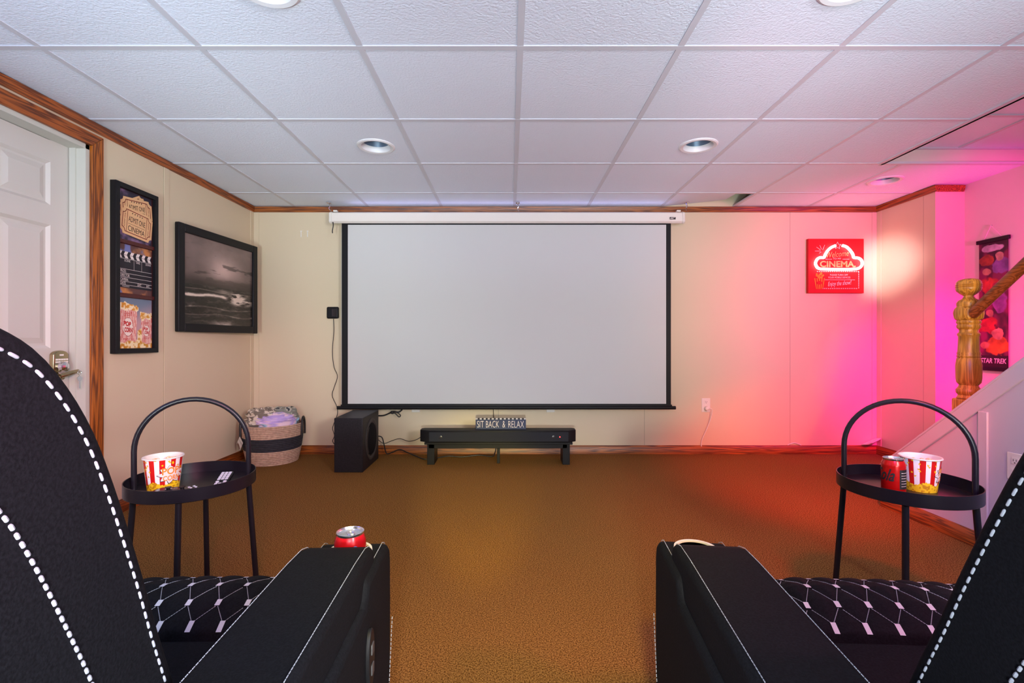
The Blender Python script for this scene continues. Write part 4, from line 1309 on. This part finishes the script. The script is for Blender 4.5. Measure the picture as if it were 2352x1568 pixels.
def blanket(name, c, rad, rot, seed, colfn, label, cat='blanket'):
    """folded, crumpled cloth heap with its print"""
    nu, nv = 150, 76
    r_ = vnoise(nv, nu, 5, 8, 4, seed); r2 = vnoise(nv, nu, 9, 3, 3, seed + 1)
    r_[:, -1] = r_[:, 0]
    vs = []; nrm = []
    cz_, sz_ = math.cos(rot), math.sin(rot)
    for j in range(nv):
        ph = -PI / 2 + PI * j / (nv - 1)
        for i in range(nu):
            a = 2 * PI * i / nu
            wgt = .5 - .5 * math.cos(min(i, nu - i) / 8 * PI) if min(i, nu - i) < 8 else 1
            d = 1 + (.30 * (r_[j, i] - .5) + .12 * math.sin(r2[j, i] * 16 + ph * 3)) * wgt * math.cos(ph) ** .5
            sq = lambda v, e: math.copysign(abs(v) ** e, v)
            x_ = rad[0] * sq(math.cos(a), .8) * math.cos(ph) ** .8 * d; y_ = rad[1] * sq(math.sin(a), .8) * math.cos(ph) ** .8 * d
            z_ = rad[2] * sq(math.sin(ph), .9) * d
            X_, Y_ = x_ * cz_ - y_ * sz_ + c[0] - BX, x_ * sz_ + y_ * cz_ + c[1] - BY
            lim = .192 + max(0, z_ + c[2] - .32) * .35
            q_ = math.hypot(X_, Y_)
            if q_ > lim: X_, Y_ = X_ * lim / q_, Y_ * lim / q_
            vs.append((X_ - c[0] + BX, Y_ - c[1] + BY, z_))
    fs = []; cs_ = []
    for j in range(nv - 1):
        for i in range(nu):
            fs.append((j * nu + i, j * nu + (i + 1) % nu, (j + 1) * nu + (i + 1) % nu, (j + 1) * nu + i))
    U, V = np.meshgrid(np.arange(nu) / nu, np.arange(nv - 1) / nv)
    img = colfn(U, V, nv - 1, nu)
    o = paint_faces(name, vs, fs, img.reshape(-1, 3), M['cloth'], None, smooth=1)
    o.location = c
    return tag(o, label, cat, 'blankets in the basket')
M['cloth'] = vcol_mat('plush_cloth', .95)
def c1(U, V, a, b):
    n_ = vnoise(a, b, 18, 24, 2, 61)
    return mix(rgb('7d7468'), rgb('dcd2c0'), sstep(.45, .55, n_))
def c2(U, V, a, b):
    d_ = np.abs(((U * 4) % 1) - .5) + np.abs(((V * 3) % 1) - .5)
    im = mix(rgb('3a4248'), rgb('b8b8a8'), sstep(.22, .28, d_)); return mix(im, rgb('8a8f84'), sstep(.42, .46, d_))
def c3(U, V, a, b):
    n_ = vnoise(a, b, 5, 5, 3, 63)
    s_ = .5 + .5 * np.sin(n_ * 17 + V * 6)
    im = mix(rgb('b9a6de'), rgb('eed6e4'), s_); return mix(im, rgb('9cc0dc'), sstep(.62, .7, n_))
blanket('blanket', (BX - .065, BY - .03, .315), (.125, .125, .105), .3, 71, c1, 'beige and grey mottled blanket at the left of the basket heap')
blanket('blanket', (BX + .06, BY + .06, .325), (.105, .10, .092), .1, 72, c2, 'sage blanket with dark diamonds at the back of the basket heap')
blanket('blanket', (BX + .055, BY - .055, .300), (.145, .125, .085), .2, 75, c3, 'pastel lavender swirl blanket at the front of the basket heap')

# ================================================================== RECLINERS
def dashes(pts, L_on, L_off, r_, nrm_off=(0, 0, 0), n=6):
    """stitches along a path"""
    pts = [Vector(p) + Vector(nrm_off) for p in pts]
    cum = [0]
    for a, b_ in zip(pts[:-1], pts[1:]): cum.append(cum[-1] + (b_ - a).length)
    def P(s):
        for i in range(len(cum) - 1):
            if s <= cum[i + 1] or i == len(cum) - 2:
                return pts[i].lerp(pts[i + 1], (s - cum[i]) / max(1e-9, cum[i + 1] - cum[i]))
    mb = MB(); s = 0
    while s + L_on < cum[-1]:
        a, b_ = P(s), P(s + L_on)
        m1 = P(s + L_on / 2)
        if n > 4:
            mb.tube([a, a.lerp(m1, .12), a.lerp(m1, .4), m1, b_.lerp(m1, .4), b_.lerp(m1, .12), b_], [r_ * .45, r_ * .8, r_, r_, r_, r_ * .8, r_ * .45], 8)
        else:
            mb.tube([a, m1, b_], r_, n)
        s += L_on + L_off
    return mb

def recliner(x, y, rz, label, side, cd=0, lean=0, bdy=0):
    """side = +1: the arm with the control panel is on +x"""
    t = empty('recliner', (x, y, 0), rz, label, 'recliner', 'black theatre recliners')
    fab = M['fabric']
    # all local: y = 0 is 0.70 m in front of the camera
    Y0 = .70
    # base
    MB().box(-.27, .27 + cd, -.32, .36, .05, .30).build('base', fab, t, bevel=.03, seg=4)
    # footrest front
    MB().box(-.265 + cd, .265 + cd, .345, .405, .06, .36).build('footrest', fab, t, bevel=.025, seg=4)
    # arms
    for s in (-1, 1):
        ox = cd if s > 0 else 0
        xi, xo = s * .265 + ox, s * .416 + ox
        x0, x1 = min(xi, xo), max(xi, xo)
        prof = [(-.42, .05), (.40, .05), (.425, .08), (.432, .30), (.430, .44), (.422, .468), (.40, .486), (.36, .489), (.22, .489), (.20, .45), (-.42, .45)]
        ar = MB().prism(prof, 0, x0, x1).build('armrest', fab, t, bevel=.016, seg=5)
        # padded top behind the cup holder
        xp0, xp1 = (s * .262 + ox, s * .406 + ox); a0, a1 = min(xp0, xp1), max(xp0, xp1)
        pp = [(-.42, .44), (.304, .44), (.316, .478), (.314, .503), (.302, .517), (.27, .526), (.20, .529), (-.42, .529)]
        pad = MB().prism(pp, 0, a0, a1).build('armrest_pad', fab, ar, bevel=.014, seg=5)
        # stitch lines
        top = [(.311, .511), (.302, .5185), (.27, .5275), (.20, .5305), (-.42, .5305)]
        for xx, on, off in ((a0 + .010, .005, .0022), (a1 - .010, .005, .0022)):
            dashes([(xx, p[0], p[1]) for p in top], on, off, .0008, n=4).build('stitching', M['thread'], ar)
        ct = [(.428, .462), (.41, .481), (.39, .490), (.30, .4905)]
        for xx in (x0 + .012, x1 - .012):
            dashes([(xx, p[0], p[1]) for p in ct], .005, .002, .0008, n=4).build('stitching', M['thread'], ar)
        fr_ = [(.434, .46), (.436, .30), (.43, .06)]
        # outer lower seam
        so = s * .4175 + ox
        dashes([(so, .432, .30), (so, .40, .17), (so, .35, .06)], .006, .003, .0009, n=4).build('stitching', M['thread'], ar)
        # cup holder
        cxx = s * .345 + ox; cyy = .346
        MB().lathe([(.0385, .470), (.0385, .491), (.0395, .4935), (.0455, .4935), (.0465, .490), (.0465, .486)], (cxx, cyy, 0), 48, cap=False).build('cup_ring', M['ring'], ar)
        MB().lathe([(0, .4897), (.0387, .4897)], (cxx, cyy, 0), 40).build('cup_well', M['dark'], ar)
        if s == side:
            pan = MB()
            po_ = s * .418 + ox
            ov = [(.215 + .022 * math.cos(a), .345 + .055 * math.sin(a)) for a in np.linspace(0, 2 * PI, 28, endpoint=False)]
            pan.prism(ov, 0, po_ - s * .003, po_ + s * .005)
            cpn = pan.build('control_panel', M['black'], ar, bevel=.002)
            for dz in (-.02, .018):
                MB().box(min(po_ + s * .004, po_ + s * .0075), max(po_ + s * .004, po_ + s * .0075), .207, .223, .345 + dz - .010, .345 + dz + .010).build('button', mat('panel_button', (.05, .05, .055), .4), cpn, bevel=.002)
    # seat: quilted cushion
    kb_ = [-.30, .05, .15, .200, .206, .215, .23, .262, .275, .30, .32, .345, .38, .40, .415, .43]
    kz_ = [.36, .385, .394, .396, .394, .402, .412, .4255, .4305, .434, .435, .4325, .4225, .413, .402, .375]
    def sz(a, b_):
        a = a - cd
        e = max(0, abs(a) - .20) / .09
        return np.interp(b_, kb_, kz_) - .03 * e ** 2 - .008 * (a / .27) ** 2
    cs_ = .0565
    rows_b = [.222, .267, .324, .380]
    hl = [.0085, .0065, .0075, .0075]
    boxes = []; lines = []
    for r_i in range(4):
        yb = rows_b[r_i]
        for c_i in range(-6, 7):
            xb = c_i * cs_ + (0 if r_i % 2 else cs_ / 2) + cd
            if abs(xb - cd) > .262: continue
            boxes.append((xb, yb, hl[r_i]))
            for s in (-1, 1):
                x2 = xb + s * cs_ / 2
                if abs(x2 - cd) < .27:
                    if r_i < 3:
                        lines.append(((xb + s * .002, yb + hl[r_i]), (x2 - s * .002, rows_b[r_i + 1] - hl[r_i + 1])))
                    else:
                        lines.append(((xb + s * .002, yb + hl[r_i]), (xb + s * .024, .418)))
    segs = np.array([[a[0], a[1], b_[0], b_[1]] for a, b_ in lines] + [[bx_, by_ - h_, bx_, by_ + h_] for bx_, by_, h_ in boxes])
    nxs = 150
    gxx = np.linspace(-.272, .272 + cd, nxs); gyy = np.concatenate([np.linspace(-.30, .19, 20), np.linspace(.194, .43, 150)])
    NJ = len(gyy)
    Xg, Yg = np.meshgrid(gxx, gyy)
    D = np.full(Xg.shape, 9.)
    for a0, b0, a1, b1 in segs:
        dx, dy = a1 - a0, b1 - b0; L2 = dx * dx + dy * dy
        tt = np.clip(((Xg - a0) * dx + (Yg - b0) * dy) / L2, 0, 1)
        D = np.minimum(D, np.hypot(Xg - a0 - tt * dx, Yg - b0 - tt * dy))
    Z = np.vectorize(sz)(Xg, Yg)
    puff = .006 * (1 - np.exp(-(D / .011) ** 1.3))
    qm = sstep(.206, .214, Yg)
    Z = Z + qm * puff - .010 * np.exp(-((Yg - .206) / .005) ** 2)
    vs = [(Xg[j, i], Yg[j, i], Z[j, i]) for j in range(NJ) for i in range(nxs)]
    fs = [(j * nxs + i, j * nxs + i + 1, (j + 1) * nxs + i + 1, (j + 1) * nxs + i) for j in range(NJ - 1) for i in range(nxs - 1)]
    ring = [i for i in range(nxs)] + [j * nxs + nxs - 1 for j in range(1, NJ)] + [(NJ - 1) * nxs + i for i in range(nxs - 2, -1, -1)] + [j * nxs for j in range(NJ - 2, 0, -1)]
    o0 = len(vs)
    vs += [(vs[i][0], vs[i][1], .29) for i in ring]
    nr = len(ring)
    fs += [(ring[k], o0 + k, o0 + (k + 1) % nr, ring[(k + 1) % nr]) for k in range(nr)]
    b = MB().add(vs, fs)
    def zq(a, b_, near=.0):
        return sz(a, b_) + near
    b.m = 1
    for bx_, by_, h_ in boxes:
        hw = .0048
        vs2 = []
        for k in range(5):
            yk = by_ - h_ + 2 * h_ * k / 4
            vs2 += [(bx_ - hw, yk, zq(bx_, yk, .0026)), (bx_ + hw, yk, zq(bx_, yk, .0026))]
        b.add(vs2, [(2 * k, 2 * k + 1, 2 * k + 3, 2 * k + 2) for k in range(4)])
    b.m = 2
    for a, c_ in lines:
        pts = [(a[0] + (c_[0] - a[0]) * q, a[1] + (c_[1] - a[1]) * q) for q in np.linspace(0, 1, 7)]
        d_ = dashes([(p[0], p[1], zq(p[0], p[1], .0012)) for p in pts], .0036, .0010, .00065, n=4)
        b.add(d_.v, d_.f)
    seat = b.build('seat', [fab, M['whitepatch'], M['thread']], t, smooth=50)
    # backrest
    yz = lambda Y, z: (Y - Y0, z)
    front = [yz(.665, .40), yz(.64, .49), yz(.605, .59), yz(.578, .673), yz(.535, .79), yz(.50, .865), yz(.455, .925), yz(.41, .954), yz(.35, .974)]
    back = [yz(.27, .972), yz(.215, .945), yz(.21, .88), yz(.245, .75), yz(.30, .58), yz(.345, .42), yz(.38, .28), yz(.55, .28), yz(.66, .33)]
    front = [(a + bdy + lean * (c_ - .45), c_) for a, c_ in front]; back = [(a + bdy + lean * (c_ - .45), c_) for a, c_ in back]
    pr = [(p.x, p.y) for p in spline([(a, c_, 0) for a, c_ in front + back], 4, closed=True)]
    n = len(pr)
    cyy, czz = sum(p[0] for p in pr) / n, sum(p[1] for p in pr) / n
    # rounded slab: rings across x with inset near both ends
    xs_ = []
    hw = .243; rd = .020
    for k in range(6): a = PI / 2 * k / 5; xs_.append((-hw + rd * (1 - math.cos(a)) * .7, rd * (1 - math.sin(a)), ))
    bulge = [(-.18, -.004), (-.09, -.010), (0, -.012), (.09, -.010), (.18, -.004)]
    xs_ = [(p[0], p[1]) for p in xs_] + bulge + [(-p[0], p[1]) for p in reversed(xs_)]
    xs_ = [(p[0] + cd, p[1]) for p in xs_]
    nrm2 = []
    for i in range(n):
        tx = pr[(i + 1) % n][0] - pr[i - 1][0]; ty = pr[(i + 1) % n][1] - pr[i - 1][1]
        l_ = math.hypot(tx, ty); nx2, ny2 = ty / l_, -tx / l_
        if nx2 * (pr[i][0] - cyy) + ny2 * (pr[i][1] - czz) < 0: nx2, ny2 = -nx2, -ny2
        nrm2.append((nx2, ny2))
    b = MB()
    vs = []
    for xk, ins_ in xs_:
        for i in range(n):
            vs.append((xk, pr[i][0] - nrm2[i][0] * ins_, pr[i][1] - nrm2[i][1] * ins_))
    K = len(xs_)
    fs = [(k * n + i, k * n + (i + 1) % n, (k + 1) * n + (i + 1) % n, (k + 1) * n + i) for k in range(K - 1) for i in range(n)]
    fs += [tuple(range(n)), tuple(range((K - 1) * n, K * n))]
    br = b.add(vs, fs).build('backrest', fab, t, smooth=60)
    # seam stitches on the side faces: along the front edge and one further back
    def inset_path(P, d0, dv=0):
        out = []
        for i in range(len(P)):
            d = d0 + dv * (P[i][1] - .5)
            a = Vector(P[max(i - 1, 0)]); c_ = Vector(P[min(i + 1, len(P) - 1)])
            tq_ = (c_ - a).normalized()
            out.append((P[i][0] + (-tq_.y) * d, P[i][1] + tq_.x * d))
        return out
    fpath = [(p.x, p.y) for p in spline([(a, c_, 0) for a, c_ in front], 6)]
    p1 = inset_path(fpath, .021)
    p2 = inset_path(fpath[:-8], .094, .06)
    p2 = [p for p in p2 if p[1] > .33]
    for s in (-1, 1):
        xx = s * (hw + .0003) + cd
        dashes([(xx, a, c_) for a, c_ in p1], .0098, .0048, .0016).build('stitching', M['thread'], br)
        dashes([(xx, a, c_) for a, c_ in p2], .0068, .0036, .0019).build('stitching', M['thread'], br)
    return t
recliner(-.672, .682, R(2.5), 'black stitched recliner on the left with a soda can in its armrest', 1)
recliner(.713, .675, R(-5.5), 'black stitched recliner on the right with an empty cup holder', 0, .070, -.11, .034)
can(-.342, 1.043, .412, R(-60), hx('b80f1c'), 'red soda can standing in the left recliner cup holder', 'swirl')
